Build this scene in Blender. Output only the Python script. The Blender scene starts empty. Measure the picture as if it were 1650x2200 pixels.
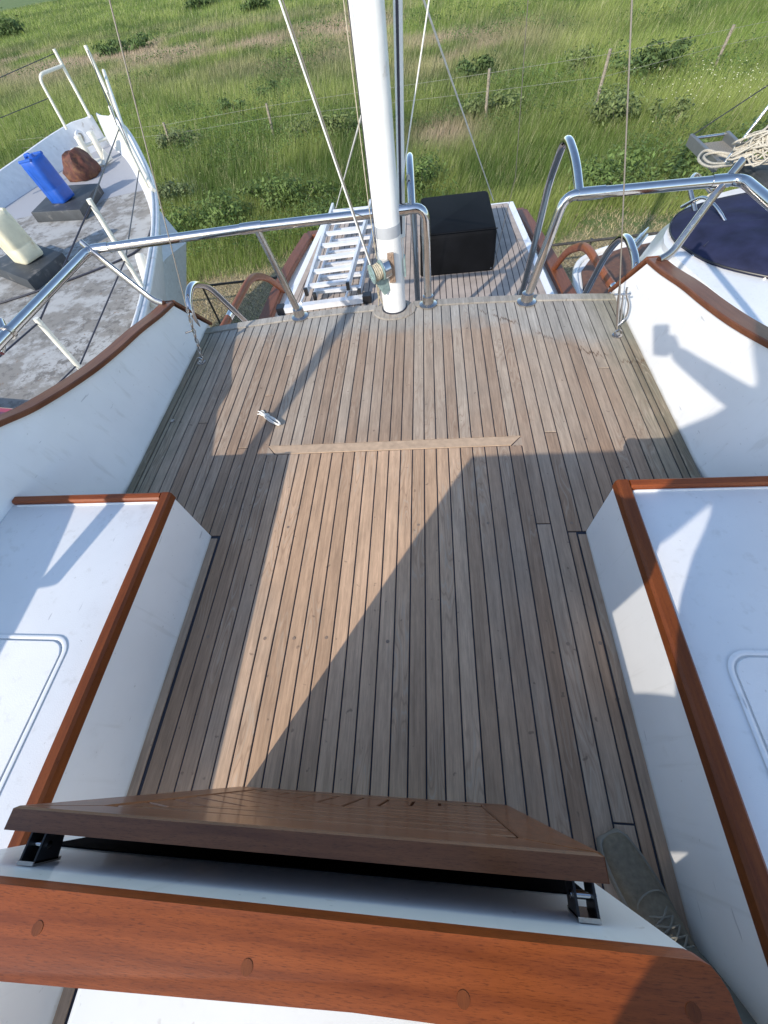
import bpy, bmesh, math, random
import numpy as np
from mathutils import Vector, Matrix, Quaternion
from math import sin, cos, pi, radians
random.seed(7); rng = np.random.default_rng(11)
scene = bpy.context.scene
COL = scene.collection

# ------------------------------------------------------------------ camera, sky, sun, exposure
PITCH, ROLL, YAW, CAMZ, FPX = 0.98397, -0.20644, -0.22322, 1.39986, 850.0
fwd = Vector((sin(YAW)*cos(PITCH), cos(YAW)*cos(PITCH), -sin(PITCH)))
right0 = Vector((cos(YAW), -sin(YAW), 0)); up0 = right0.cross(fwd)
rgt = right0*cos(ROLL) + up0*sin(ROLL); upv = -right0*sin(ROLL) + up0*cos(ROLL)
cam_d = bpy.data.cameras.new('camera'); cam = bpy.data.objects.new('camera', cam_d); COL.objects.link(cam)
m3 = Matrix((rgt, upv, -fwd)).transposed()
cam.matrix_world = Matrix.Translation((0, 0, CAMZ)) @ m3.to_4x4()
cam_d.sensor_fit = 'VERTICAL'; cam_d.sensor_height = 24.0; cam_d.lens = FPX/2200*24.0
cam_d.clip_start = 0.02; cam_d.clip_end = 2000
scene.camera = cam

TOSUN = Vector((-0.4375, -0.7393, 0.5118)).normalized()
w = bpy.data.worlds.new('World'); scene.world = w; w.use_nodes = True
wn = w.node_tree.nodes; wn.clear()
sky = wn.new('ShaderNodeTexSky'); sky.sky_type = 'NISHITA'; sky.sun_disc = False
sky.sun_elevation = radians(30.8); sky.sun_rotation = math.atan2(TOSUN.x, TOSUN.y)
sky.air_density = 1.0; sky.dust_density = 0.5; sky.ozone_density = 1.6
bg = wn.new('ShaderNodeBackground'); bg.inputs[1].default_value = 0.15
wo = wn.new('ShaderNodeOutputWorld')
w.node_tree.links.new(sky.outputs[0], bg.inputs[0]); w.node_tree.links.new(bg.outputs[0], wo.inputs[0])
sl = bpy.data.lights.new('sun', 'SUN'); sl.energy = 2.7; sl.angle = radians(0.53); sl.color = (1.0, 0.915, 0.80)
so = bpy.data.objects.new('sun', sl); COL.objects.link(so)
so.rotation_euler = (-TOSUN).to_track_quat('-Z', 'Y').to_euler(); so.location = TOSUN*30
vs = scene.view_settings; vs.view_transform = 'Standard'; vs.look = 'None'; vs.exposure = 0.85; vs.gamma = 1.0; vs.use_curve_mapping = False

# ------------------------------------------------------------------ node helpers and materials
class NT:
    def __init__(s, name):
        s.m = bpy.data.materials.new(name); s.m.use_nodes = True; s.t = s.m.node_tree; s.n = s.t.nodes; s.n.clear()
        s.out = s.n.new('ShaderNodeOutputMaterial'); s.b = s.n.new('ShaderNodeBsdfPrincipled')
        s.t.links.new(s.b.outputs[0], s.out.inputs[0])
    def l(s, a, b): s.t.links.new(a, b)
    def set(s, inp, v):
        i = s.b.inputs[inp]
        if hasattr(v, 'is_output'): s.l(v, i)
        else: i.default_value = (v + (1,)) if isinstance(v, tuple) and len(v) == 3 else v
    def val(s, sock, v):
        if hasattr(v, 'is_output'): s.l(v, sock)
        else: sock.default_value = v
    def math(s, op, a, b=0.0, c=None, clamp=False):
        n = s.n.new('ShaderNodeMath'); n.operation = op; n.use_clamp = clamp
        s.val(n.inputs[0], a); s.val(n.inputs[1], b)
        if c is not None: s.val(n.inputs[2], c)
        return n.outputs[0]
    def mix(s, f, a, b, mode='MIX'):
        n = s.n.new('ShaderNodeMixRGB'); n.blend_type = mode; s.val(n.inputs[0], f)
        for i, v in ((1, a), (2, b)): s.val(n.inputs[i], (v + (1,)) if isinstance(v, tuple) and len(v) == 3 else v)
        return n.outputs[0]
    def coord(s):
        n = s.n.new('ShaderNodeTexCoord'); return n.outputs['Object']
    def xyz(s, v):
        n = s.n.new('ShaderNodeSeparateXYZ'); s.l(v, n.inputs[0]); return n.outputs
    def comb(s, x, y, z=0.0):
        n = s.n.new('ShaderNodeCombineXYZ')
        for i, v in enumerate((x, y, z)): s.val(n.inputs[i], v)
        return n.outputs[0]
    def noise(s, vec, scale=1.0, detail=3.0, rough=0.55, out=0):
        n = s.n.new('ShaderNodeTexNoise'); s.l(vec, n.inputs['Vector']); n.inputs['Scale'].default_value = scale
        n.inputs['Detail'].default_value = detail; n.inputs['Roughness'].default_value = rough; return n.outputs[out]
    def ramp(s, f, stops):
        n = s.n.new('ShaderNodeValToRGB'); s.l(f, n.inputs[0]); e = n.color_ramp.elements
        while len(e) > 1: e.remove(e[-1])
        for i, (p, c) in enumerate(stops):
            el = e[0] if i == 0 else e.new(p)
            el.position = p; el.color = (c, c, c, 1) if not isinstance(c, tuple) else c + (1,)
        return n.outputs[0]
    def smooth(s, f, a, b):
        n = s.n.new('ShaderNodeMapRange'); n.interpolation_type = 'SMOOTHSTEP'; s.val(n.inputs[0], f)
        n.inputs[1].default_value = a; n.inputs[2].default_value = b; return n.outputs[0]
    def rnd(s):
        return s.n.new('ShaderNodeObjectInfo').outputs['Random']
    def bump(s, h, strength=0.2, dist=0.002):
        n = s.n.new('ShaderNodeBump'); n.inputs['Strength'].default_value = strength; n.inputs['Distance'].default_value = dist
        s.l(h, n.inputs['Height']); s.l(n.outputs[0], s.b.inputs['Normal'])

def plain(name, col, rough=0.5, metal=0.0, coat=0.0, var=0.06, scale=12.0, bump=0.0, bscale=200.0, dirt=None, spec=0.5):
    t = NT(name); P = t.coord()
    n1 = t.noise(P, scale, 4)
    c = t.mix(1.0, col, t.ramp(n1, [(0.3, 1-var*2), (0.7, 1+var)]), 'MULTIPLY')
    if dirt:
        dcol, lo, hi, sc = dirt
        c = t.mix(t.smooth(t.noise(P, sc, 6, 0.65), lo, hi), c, dcol)
    t.set('Base Color', c); t.set('Specular IOR Level', spec); t.set('Metallic', metal); t.set('Coat Weight', coat)
    t.set('Roughness', t.math('ADD', rough-0.05, t.math('MULTIPLY', n1, 0.1)))
    if bump: t.bump(t.noise(P, bscale, 3), bump, 0.002)
    return t.m

def teak_deck():
    t = NT('weathered_teak'); P = t.coord(); x, y, z = t.xyz(P); r = t.rnd()
    g1 = t.noise(t.comb(t.math('MULTIPLY_ADD', x, 95.0, t.math('MULTIPLY', r, 300.0)), t.math('MULTIPLY_ADD', y, 3.0, t.math('MULTIPLY', r, 91.0))), 1.0, 5, 0.65)
    g3 = t.noise(t.comb(t.math('MULTIPLY_ADD', x, 420.0, t.math('MULTIPLY', r, 70.0)), t.math('MULTIPLY', y, 22.0)), 1.0, 3, 0.6)
    ringn = t.noise(t.comb(t.math('MULTIPLY_ADD', x, 17.0, t.math('MULTIPLY', r, 57.0)), t.math('MULTIPLY_ADD', y, 2.1, t.math('MULTIPLY', r, 23.0))), 1.0, 1.5, 0.5)
    ring = t.math('PINGPONG', t.math('MULTIPLY', ringn, 13.0), 0.5)
    fig = t.smooth(t.noise(t.comb(t.math('MULTIPLY', r, 77.0), t.math('MULTIPLY_ADD', y, 1.3, t.math('MULTIPLY', r, 13.0))), 1.0, 1), 0.50, 0.62)
    low = t.noise(P, 1.7, 4, 0.6); low2 = t.noise(P, 6.0, 4, 0.6)
    wl = t.math('ADD', t.math('MULTIPLY', r, 0.45), t.math('MULTIPLY', low, 0.8))
    aft = t.smooth(t.math('ADD', y, t.math('MULTIPLY_ADD', low2, 0.5, -0.25)), 0.7, 1.7)
    wf = t.math('ADD', t.math('MULTIPLY', t.smooth(wl, 0.35, 0.95), 0.62), t.math('MULTIPLY', aft, 0.42), clamp=True)
    c = t.mix(wf, (0.35, 0.225, 0.144), (0.34, 0.277, 0.215))
    wear = t.math('MULTIPLY', t.smooth(t.math('ADD', t.math('ABSOLUTE', t.math('ADD', x, 0.26)), t.math('MULTIPLY_ADD', low, 0.5, -0.25)), 0.62, 0.25), t.smooth(y, 1.30, 1.24))
    c = t.mix(t.math('MULTIPLY', wear, 0.75), c, (0.53, 0.345, 0.215))
    # bleached strip close to the stern edge
    bz = t.smooth(t.math('ADD', t.math('ADD', y, t.math('MULTIPLY', t.smooth(x, 0.2, 1.0), 0.30)), t.math('MULTIPLY_ADD', low2, 0.34, -0.17)), 2.12, 2.34)
    c = t.mix(t.math('MULTIPLY', bz, 0.95), c, (0.325, 0.305, 0.27))
    # greenish dirt along the sides and aft corners
    side = t.smooth(t.math('ADD', t.math('ABSOLUTE', t.math('ADD', x, 0.195)), t.math('MULTIPLY_ADD', low2, 0.28, -0.14)), 1.02, 1.3)
    c = t.mix(t.math('MULTIPLY', side, 0.75), c, (0.165, 0.16, 0.11))
    # old tide line stain, jagged from plank to plank
    jag = t.noise(t.comb(t.math('MULTIPLY', x, 55.0), 0.0, r), 1.0, 3, 0.7)
    tl = t.math('ADD', t.math('SUBTRACT', y, t.math('SUBTRACT', 2.50, t.math('MULTIPLY', t.math('POWER', t.smooth(x, -0.1, 1.1), 1.2), 0.72))), t.math('MULTIPLY_ADD', jag, 0.16, -0.08))
    line = t.math('MULTIPLY', t.math('SUBTRACT', 1.0, t.smooth(t.math('ABSOLUTE', tl), 0.002, 0.014)), t.smooth(t.noise(P, 5.0, 2), 0.42, 0.56))
    c = t.mix(t.math('MULTIPLY', t.math('MULTIPLY', line, t.smooth(x, 0.2, 0.35)), 0.8), c, (0.10, 0.055, 0.03))
    mot = t.noise(t.comb(t.math('MULTIPLY_ADD', x, 30.0, t.math('MULTIPLY', r, 40.0)), t.math('MULTIPLY_ADD', y, 5.0, t.math('MULTIPLY', r, 19.0))), 1.0, 5, 0.7)
    tone = t.math('MULTIPLY', t.math('MULTIPLY', t.math('MULTIPLY_ADD', g1, 1.0, 0.50), t.math('MULTIPLY_ADD', g3, 0.5, 0.75)), t.math('MULTIPLY_ADD', mot, 0.9, 0.55))
    tone = t.math('MULTIPLY', tone, t.math('MULTIPLY_ADD', r, 0.28, 0.86))
    c = t.mix(1.0, c, t.comb(tone, tone, tone), 'MULTIPLY')
    rl = t.math('MULTIPLY', t.smooth(ring, 0.34, 0.5), t.math('MULTIPLY', fig, 0.42))
    c = t.mix(rl, c, (0.47, 0.39, 0.30)); 
    rl2 = t.math('MULTIPLY', t.smooth(ring, 0.14, 0.02), t.math('MULTIPLY', fig, 0.35)); c = t.mix(rl2, c, (0.20, 0.12, 0.075))
    spot = t.smooth(t.noise(P, 30.0, 2), 0.69, 0.74); c = t.mix(t.math('MULTIPLY', spot, 0.5), c, (0.10, 0.07, 0.05))
    t.set('Base Color', c); t.set('Roughness', 0.72); t.set('Specular IOR Level', 0.3)
    t.bump(t.math('ADD', g1, t.math('MULTIPLY', g3, 0.5)), 0.25, 0.0015)
    return t.m

def varnish(name, axis, base=(0.30, 0.072, 0.014), dark=(0.165, 0.035, 0.006), coat=0.15, rough=0.42):
    t = NT(name); P = t.coord(); x, y, z = t.xyz(P); r = t.rnd()
    a, b = (x, y) if axis == 'x' else (y, x)
    g = t.noise(t.comb(t.math('MULTIPLY_ADD', a, 110.0, t.math('MULTIPLY', r, 90.0)), t.math('MULTIPLY', b, 1300.0), t.math('MULTIPLY', z, 600.0)), 1.0, 5, 0.7)
    g2 = t.noise(t.comb(t.math('MULTIPLY_ADD', a, 4.0, t.math('MULTIPLY', r, 31.0)), t.math('MULTIPLY', b, 60.0), t.math('MULTIPLY', z, 22.0)), 1.0, 5, 0.65)
    c = t.mix(t.smooth(g2, 0.3, 0.72), base, dark)
    c = t.mix(t.math('MULTIPLY', t.smooth(g, 0.50, 0.68), 0.7), c, tuple(v*0.45 for v in dark))
    t.set('Specular IOR Level', 0.25); t.set('Base Color', c); t.set('Roughness', rough); t.set('Coat Weight', coat); t.set('Coat Roughness', 0.15)
    t.bump(g, 0.12, 0.001); return t.m

def leaf_mat(name, tr=0.35):
    t = NT(name); a = t.n.new('ShaderNodeAttribute'); a.attribute_name = 'col'
    t.set('Base Color', a.outputs[0]); t.set('Roughness', 0.6); t.set('Specular IOR Level', 0.25)
    tn = t.n.new('ShaderNodeBsdfTranslucent'); t.l(a.outputs[0], tn.inputs[0])
    mx = t.n.new('ShaderNodeMixShader'); mx.inputs[0].default_value = tr
    t.l(t.b.outputs[0], mx.inputs[1]); t.l(tn.outputs[0], mx.inputs[2]); t.l(mx.outputs[0], t.out.inputs[0]); return t.m

def gelcoat(name, col=(0.85, 0.85, 0.84), rough=0.32, grit=0.0, dirt=0.0):
    t = NT(name); P = t.coord()
    n = t.noise(P, 3.0, 4); fl = t.smooth(t.noise(P, 60.0, 2), 0.70, 0.76)
    c = t.mix(1.0, col, t.ramp(n, [(0.25, 0.93), (0.75, 1.03)]), 'MULTIPLY')
    c = t.mix(t.math('MULTIPLY', fl, 0.28), c, (0.28, 0.25, 0.2))
    if dirt:
        c = t.mix(t.math('MULTIPLY', t.smooth(t.noise(P, 9.0, 6, 0.7), 0.56, 0.8), dirt), c, (0.30, 0.26, 0.20))
        gx_, gy_, gz_ = t.xyz(P)
        foot = t.math('MULTIPLY', t.smooth(t.math('ADD', t.math('ABSOLUTE', gz_), t.math('MULTIPLY', t.noise(P, 14.0, 4), 0.02)), 0.03, 0.008), 0.55)
        c = t.mix(foot, c, (0.33, 0.30, 0.23))
        sc_ = t.noise(t.comb(t.math('MULTIPLY', gx_, 40.0), t.math('MULTIPLY', gy_, 7.0), t.math('MULTIPLY', gz_, 60.0)), 1.0, 2)
        c = t.mix(t.math('MULTIPLY', t.smooth(sc_, 0.735, 0.76), 0.4), c, (0.25, 0.25, 0.27))
        drip = t.noise(t.comb(t.math('MULTIPLY', gx_, 30.0), t.math('MULTIPLY', gy_, 30.0), t.math('MULTIPLY', gz_, 2.0)), 1.0, 3)
        c = t.mix(t.math('MULTIPLY', t.smooth(drip, 0.58, 0.75), 0.16), c, (0.36, 0.33, 0.26))
    t.set('Base Color', c); t.set('Roughness', t.math('MULTIPLY_ADD', n, 0.16, rough-0.06)); t.set('Coat Weight', 0.25 if not grit else 0.0)
    t.bump(t.noise(P, 260.0 if grit else 5.0, 2), grit if grit else 0.04, 0.0012 if grit else 0.01); return t.m

def old_deck_paint():
    t = NT('flaking_deck_paint'); P = t.coord(); x, y, z = t.xyz(P)
    n1 = t.noise(P, 3.2, 8, 0.70); n2 = t.noise(P, 14.0, 7, 0.72); n3 = t.noise(P, 1.6, 3)
    c = t.mix(t.smooth(n1, 0.43, 0.57), (0.40, 0.40, 0.385), (0.235, 0.222, 0.198))
    c = t.mix(t.math('MULTIPLY', t.smooth(n2, 0.50, 0.60), t.smooth(n3, 0.3, 0.6)), c, (0.15, 0.14, 0.125))
    c = t.mix(t.math('MULTIPLY', t.smooth(t.noise(P, 15.0, 5, 0.7), 0.63, 0.68), 0.75), c, (0.20, 0.105, 0.05))
    # forward of the hatch the deck has newer grey paint with a ragged edge
    f = t.smooth(t.math('ADD', t.math('MULTIPLY_ADD', x, -0.29, y), t.math('MULTIPLY', n1, 0.12)), 8.05, 8.12)
    c = t.mix(f, c, (0.36, 0.37, 0.395))
    t.set('Base Color', c); t.set('Roughness', 0.75); t.bump(n2, 0.3, 0.004); return t.m

def ground_mat():
    t = NT('field_soil'); P = t.coord(); x, y, z = t.xyz(P)
    n = t.noise(P, 3.0, 8, 0.7); n2 = t.noise(P, 22.0, 6, 0.75); lo = t.noise(P, 0.25, 4)
    straw = t.mix(t.smooth(n2, 0.36, 0.62), (0.17, 0.13, 0.07), (0.47, 0.38, 0.22))
    green = t.mix(t.smooth(t.math('ADD', t.math('MULTIPLY', lo, 0.6), t.math('MULTIPLY', n, 0.4)), 0.35, 0.65), (0.07, 0.125, 0.025), (0.15, 0.195, 0.05))
    c = t.mix(t.smooth(t.math('ADD', y, t.math('MULTIPLY', n, 1.6)), 12.6, 14.0), straw, green)
    t.set('Base Color', c); t.set('Roughness', 0.95); t.bump(n2, 0.8, 0.05); return t.m

TEAK = teak_deck()
THRESH = plain('fresh_teak', (0.50, 0.355, 0.235), 0.65, var=0.1, scale=30)
CAULK = plain('caulking', (0.018, 0.020, 0.033), 0.6)
VARN_X = varnish('varnished_teak', 'x'); VARN_Y = varnish('varnished_teak_trim', 'y', (0.195, 0.050, 0.009), (0.12, 0.028, 0.005), 0.10)
CAPR = varnish('faded_varnish', 'y', (0.20, 0.075, 0.036), (0.135, 0.045, 0.02), 0.1, 0.5)
WOODR = varnish('orange_handrail_varnish', 'y', (0.30, 0.10, 0.04), (0.20, 0.06, 0.022), 0.1, 0.5)
TABLE = varnish('oiled_teak', 'x', (0.215, 0.08, 0.03), (0.125, 0.042, 0.015), 0.3, 0.38)
TABLE2 = varnish('oiled_teak_slat', 'y', (0.225, 0.085, 0.033), (0.135, 0.047, 0.017), 0.3, 0.38)
ENDGRAIN = plain('dark_end_grain', (0.055, 0.028, 0.018), 0.5, var=0.15, scale=60)
GEL = gelcoat('white_gelcoat', dirt=0.12); GRIT = gelcoat('white_nonskid', (0.79, 0.79, 0.78), 0.5, 0.35, 0.14)
GELD = gelcoat('white_gelcoat_dirty', (0.78, 0.78, 0.76), 0.4, 0, 0.25)
PAINTW = plain('white_mast_paint', (0.80, 0.80, 0.77), 0.32, coat=0.3, var=0.03, dirt=((0.4, 0.37, 0.3), 0.62, 0.85, 14))
CREAM = plain('cream_paint', (0.72, 0.70, 0.60), 0.4, coat=0.2, var=0.04, dirt=((0.35, 0.22, 0.12), 0.68, 0.8, 9))
BOATW = plain('old_white_paint', (0.70, 0.71, 0.72), 0.45, var=0.05, dirt=((0.33, 0.29, 0.24), 0.60, 0.78, 7))
STEEL = plain('stainless_steel', (0.60, 0.585, 0.57), 0.09, 1.0, var=0.03, scale=40)
STEELD = plain('dull_stainless', (0.52, 0.49, 0.46), 0.24, 1.0, var=0.08, scale=40, dirt=((0.30, 0.20, 0.12), 0.62, 0.8, 25))
ALU = plain('aluminium', (0.80, 0.81, 0.82), 0.38, 0.25, var=0.05)
GALV = plain('galvanised_green', (0.27, 0.37, 0.35), 0.45, 0.2, var=0.12, scale=50)
BRONZE = plain('bronze_plate', (0.36, 0.26, 0.19), 0.5, 0.35, var=0.12, scale=50)
BLACKP = plain('black_plastic', (0.012, 0.012, 0.014), 0.4)
VINYL = plain('black_vinyl', (0.005, 0.0055, 0.007), 0.75, var=0.3, scale=4, bump=0.5, bscale=6, spec=0.12)
NAVY = plain('navy_canvas', (0.020, 0.024, 0.060), 0.8, var=0.22, scale=5, bump=0.6, bscale=7, spec=0.25)
BLUEP = plain('blue_plastic', (0.012, 0.085, 0.42), 0.38, var=0.08)
MILKP = plain('milky_plastic', (0.66, 0.62, 0.46), 0.42, var=0.06, dirt=((0.42, 0.26, 0.09), 0.56, 0.8, 4))
RUST = plain('rusty_canvas', (0.115, 0.040, 0.026), 0.75, var=0.3, scale=14, dirt=((0.16, 0.075, 0.03), 0.45, 0.7, 11), bump=0.5, bscale=25)
ROPEH = plain('pale_rope', (0.52, 0.48, 0.39), 0.9, var=0.25, scale=160)
HATCH = plain('dark_grey_hatch', (0.045, 0.05, 0.055), 0.6, var=0.2, scale=5, dirt=((0.16, 0.15, 0.14), 0.55, 0.75, 8))
DECKP = old_deck_paint()
FAUX = plain('synthetic_teak', (0.42, 0.35, 0.295), 0.7, var=0.1, scale=7)
BTEAK = plain('oiled_teak_platform', (0.155, 0.070, 0.036), 0.6, var=0.18, scale=20)
ROPE = plain('beige_rope', (0.50, 0.44, 0.32), 0.85, var=0.15, scale=80)
ROPEW = plain('white_cord', (0.76, 0.75, 0.70), 0.8, var=0.06)
WIRE = plain('wire', (0.28, 0.25, 0.21), 0.5, 0.5)
DARKW = plain('dark_wire', (0.035, 0.035, 0.05), 0.5)
POST = plain('grey_post_wood', (0.42, 0.37, 0.29), 0.85, var=0.25, scale=25)
FENCEM = plain('dark_fence_metal', (0.07, 0.065, 0.06), 0.6, 0.3, var=0.2)
REDP = plain('red_paint', (0.33, 0.010, 0.03), 0.3, coat=0.5)
GROUND = ground_mat(); LEAF = leaf_mat('leaf'); GRASSM = leaf_mat('grass_blade', 0.3)
SHOE = plain('olive_canvas', (0.165, 0.14, 0.10), 0.9, var=0.12, scale=90, bump=0.5, bscale=500)
SOLE = plain('shoe_rubber', (0.20, 0.185, 0.155), 0.8); LACE = plain('lace', (0.19, 0.18, 0.15), 0.9)
CLOTH = plain('dark_green_trousers', (0.085, 0.086, 0.072), 0.9); SKIN = plain('skin', (0.42, 0.25, 0.18), 0.5); HAIR = plain('hair', (0.06, 0.045, 0.03), 0.7)
GREYB = plain('grey_band', (0.42, 0.44, 0.46), 0.5)

# ------------------------------------------------------------------ mesh helpers
def link(name, me, mat, parent=None, smooth=None):
    me.materials.append(mat) if mat and not me.materials else None
    if smooth is not None:
        me.polygons.foreach_set('use_smooth', [True]*len(me.polygons)); me.set_sharp_from_angle(angle=radians(smooth))
    o = bpy.data.objects.new(name, me); COL.objects.link(o)
    if parent is not None: attach(o, parent)
    return o
ROOTLOC = {}
def attach(o, parent):
    o.parent = parent
    top = parent
    while top.parent: top = top.parent
    if parent is top: o.matrix_parent_inverse = Matrix.Translation(-Vector(parent.location))
def root(name, loc, label, cat, group=None, kind=None):
    o = bpy.data.objects.new(name, None); COL.objects.link(o); o.location = loc; o.empty_display_size = 0.2
    return tag(o, label, cat, group, kind)
def tag(o, label, cat=None, group=None, kind=None):
    o['label'] = label
    if cat: o['category'] = cat
    if group: o['group'] = group
    if kind: o['kind'] = kind
    return o
def bm2(name, bm, mat, parent=None, smooth=None):
    bmesh.ops.recalc_face_normals(bm, faces=bm.faces)
    me = bpy.data.meshes.new(name); bm.to_mesh(me); bm.free(); return link(name, me, mat, parent, smooth)
def pyd(name, v, f, mat, parent=None, smooth=None, fix=True):
    bm = bmesh.new(); vv = [bm.verts.new(p) for p in v]
    for q in f:
        try: bm.faces.new([vv[i] for i in q])
        except ValueError: pass
    if fix: bmesh.ops.recalc_face_normals(bm, faces=bm.faces)
    me = bpy.data.meshes.new(name); bm.to_mesh(me); bm.free(); return link(name, me, mat, parent, smooth)
def add_prism(bm, pts, vec, bevel=0.0, seg=1, allb=False):
    vec = Vector(vec); a = [bm.verts.new(p) for p in pts]; b = [bm.verts.new(Vector(p)+vec) for p in pts]
    n = len(pts); fa = bm.faces.new(a[::-1]); fb = bm.faces.new(b); fs = [bm.faces.new((a[i], a[(i+1) % n], b[(i+1) % n], b[i])) for i in range(n)]
    if bevel:
        es = set(fb.edges) if not allb else set(e for f in [fa, fb]+fs for e in f.edges)
        bmesh.ops.bevel(bm, geom=list(es), offset=bevel, segments=seg, affect='EDGES', profile=0.5, clamp_overlap=True)
def prism(name, pts, vec, mat, parent=None, bevel=0.0, seg=1, allb=False, smooth=None):
    bm = bmesh.new(); add_prism(bm, pts, vec, bevel, seg, allb); return bm2(name, bm, mat, parent, smooth)
def slab(name, xy, z0, z1, mat, parent=None, bevel=0.0, seg=1, smooth=None, allb=False):
    return prism(name, [(x, y, z0) for x, y in xy], (0, 0, z1-z0), mat, parent, bevel, seg, allb, smooth)
def rect(x0, x1, y0, y1): return [(x0, y0), (x1, y0), (x1, y1), (x0, y1)]
def rrect(x0, x1, y0, y1, r, n=5):
    o = []
    for cx, cy, a0 in ((x1-r, y0+r, -90), (x1-r, y1-r, 0), (x0+r, y1-r, 90), (x0+r, y0+r, 180)):
        for i in range(n+1):
            a = radians(a0+90*i/n); o.append((cx+r*cos(a), cy+r*sin(a)))
    return o
def box(name, x0, x1, y0, y1, z0, z1, mat, parent=None, bevel=0.0, seg=2):
    return slab(name, rect(x0, x1, y0, y1), z0, z1, mat, parent, bevel, seg, 40 if bevel else None, True)
def fillet(pts, r, n=6):
    pts = [Vector(p) for p in pts]; out = [pts[0]]
    for i in range(1, len(pts)-1):
        a, b, c = pts[i-1], pts[i], pts[i+1]; u = (a-b); v = (c-b)
        d = min(r, u.length*0.49, v.length*0.49); p0 = b+u.normalized()*d; p1 = b+v.normalized()*d
        for k in range(n+1):
            t = k/n; out.append(p0*(1-t)**2 + b*2*t*(1-t) + p1*t*t)
    return out+[pts[-1]]
def spline(pts, n=6, closed=False):
    P = [Vector(p) for p in pts]; m = len(P); out = []
    for i in range(m if closed else m-1):
        p0 = P[(i-1) % m] if (closed or i > 0) else P[0]; p1 = P[i]; p2 = P[(i+1) % m]; p3 = P[(i+2) % m] if (closed or i < m-2) else P[-1]
        for k in range(n):
            t = k/n; out.append(0.5*((2*p1)+(p2-p0)*t+(2*p0-5*p1+4*p2-p3)*t*t+(3*p1-p0-3*p2+p3)*t**3))
    if not closed: out.append(P[-1])
    return out
def add_tube(bm, pts, r, res=10, closed=False, sx=1.0):
    pts = [Vector(p) for p in pts]; n = len(pts); rings = []
    rr = r if isinstance(r, (list, tuple)) else [r]*n
    prev = None
    for i, p in enumerate(pts):
        if closed: d = pts[(i+1) % n]-pts[i-1]
        else: d = pts[min(i+1, n-1)]-pts[max(i-1, 0)]
        if d.length < 1e-9: d = Vector((0, 0, 1))
        d.normalize()
        if prev is None:
            u = d.orthogonal().normalized()
            if abs(d.z) < 0.95: u = d.cross(Vector((0, 0, 1))).normalized()
        else:
            u = prev-d*prev.dot(d); u = u.normalized() if u.length > 1e-6 else d.orthogonal().normalized()
        prev = u; v = d.cross(u)
        rings.append([bm.verts.new(p+(u*cos(2*pi*k/res)*sx+v*sin(2*pi*k/res))*rr[i]) for k in range(res)])
    for i in range(n if closed else n-1):
        A, B = rings[i], rings[(i+1) % n]
        for k in range(res): bm.faces.new((A[k], A[(k+1) % res], B[(k+1) % res], B[k]))
    if not closed: bm.faces.new(rings[0][::-1]); bm.faces.new(rings[-1])
def tube(name, pts, r, mat, parent=None, res=12, closed=False, smooth=50, sx=1.0):
    bm = bmesh.new(); add_tube(bm, pts, r, res, closed, sx); return bm2(name, bm, mat, parent, smooth)
def add_lathe(bm, c, axis, prof, res=20):
    axis = Vector(axis).normalized(); u = axis.orthogonal().normalized(); v = axis.cross(u); c = Vector(c); rings = []
    for h, r in prof: rings.append([bm.verts.new(c+axis*h+(u*cos(2*pi*k/res)+v*sin(2*pi*k/res))*max(r, 1e-4)) for k in range(res)])
    for A, B in zip(rings, rings[1:]):
        for k in range(res): bm.faces.new((A[k], A[(k+1) % res], B[(k+1) % res], B[k]))
    bm.faces.new(rings[0][::-1]); bm.faces.new(rings[-1])
def lathe(name, c, axis, prof, mat, parent=None, res=20, smooth=40):
    bm = bmesh.new(); add_lathe(bm, c, axis, prof, res); return bm2(name, bm, mat, parent, smooth)
def sweep_rect(name, path, side, hw, th, mat, parent, bevel=0.004):
    """bar of rectangular section along a path; side = half-width vector, th = thickness along the normal"""
    bm = bmesh.new(); rings = []; path = [Vector(p) for p in path]; side = Vector(side)
    for i, p in enumerate(path):
        d = (path[min(i+1, len(path)-1)]-path[max(i-1, 0)]).normalized(); n = side.cross(d).normalized()
        if n.z < 0: n = -n
        b = bevel
        sec = [(-hw, 0), (hw, 0), (hw, th-b), (hw-b, th), (-hw+b, th), (-hw, th-b)]
        rings.append([bm.verts.new(p+side*a+n*c) for a, c in sec])
    for A, B in zip(rings, rings[1:]):
        for k in range(6): bm.faces.new((A[k], A[(k+1) % 6], B[(k+1) % 6], B[k]))
    bm.faces.new(rings[0][::-1]); bm.faces.new(rings[-1]); return bm2(name, bm, mat, parent, 30)
def clip(poly, a, b, c):   # keep a*x+b*y<=c
    out = []
    for i in range(len(poly)):
        p, q = poly[i], poly[(i+1) % len(poly)]; dp, dq = a*p[0]+b*p[1]-c, a*q[0]+b*q[1]-c
        if dp <= 0: out.append(p)
        if dp*dq < 0: t = dp/(dp-dq); out.append((p[0]+(q[0]-p[0])*t, p[1]+(q[1]-p[1])*t))
    return out
def area(p): return abs(sum(p[i][0]*p[(i+1) % len(p)][1]-p[(i+1) % len(p)][0]*p[i][1] for i in range(len(p))))/2 if len(p) > 2 else 0
def struct(o, label=None):
    o['kind'] = 'structure'
    if label: o['label'] = label
    return o

# ------------------------------------------------------------------ ground
GZ = -4.2; FS = 5.6/4.4
N = 60; gx = np.linspace(-1, 1, N)
gv = []; 
for j in range(N):
    for i in range(N):
        x = math.copysign(abs(gx[i])**2.2, gx[i])*1500; y = 60+math.copysign(abs(gx[j])**2.2, gx[j])*1500
        gv.append((x, y, GZ))
gf = [(j*N+i, j*N+i+1, (j+1)*N+i+1, (j+1)*N+i) for j in range(N-1) for i in range(N-1)]
struct(pyd('field_ground', gv, gf, GROUND), 'grassy field with a strip of dry straw behind the boats')

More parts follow.
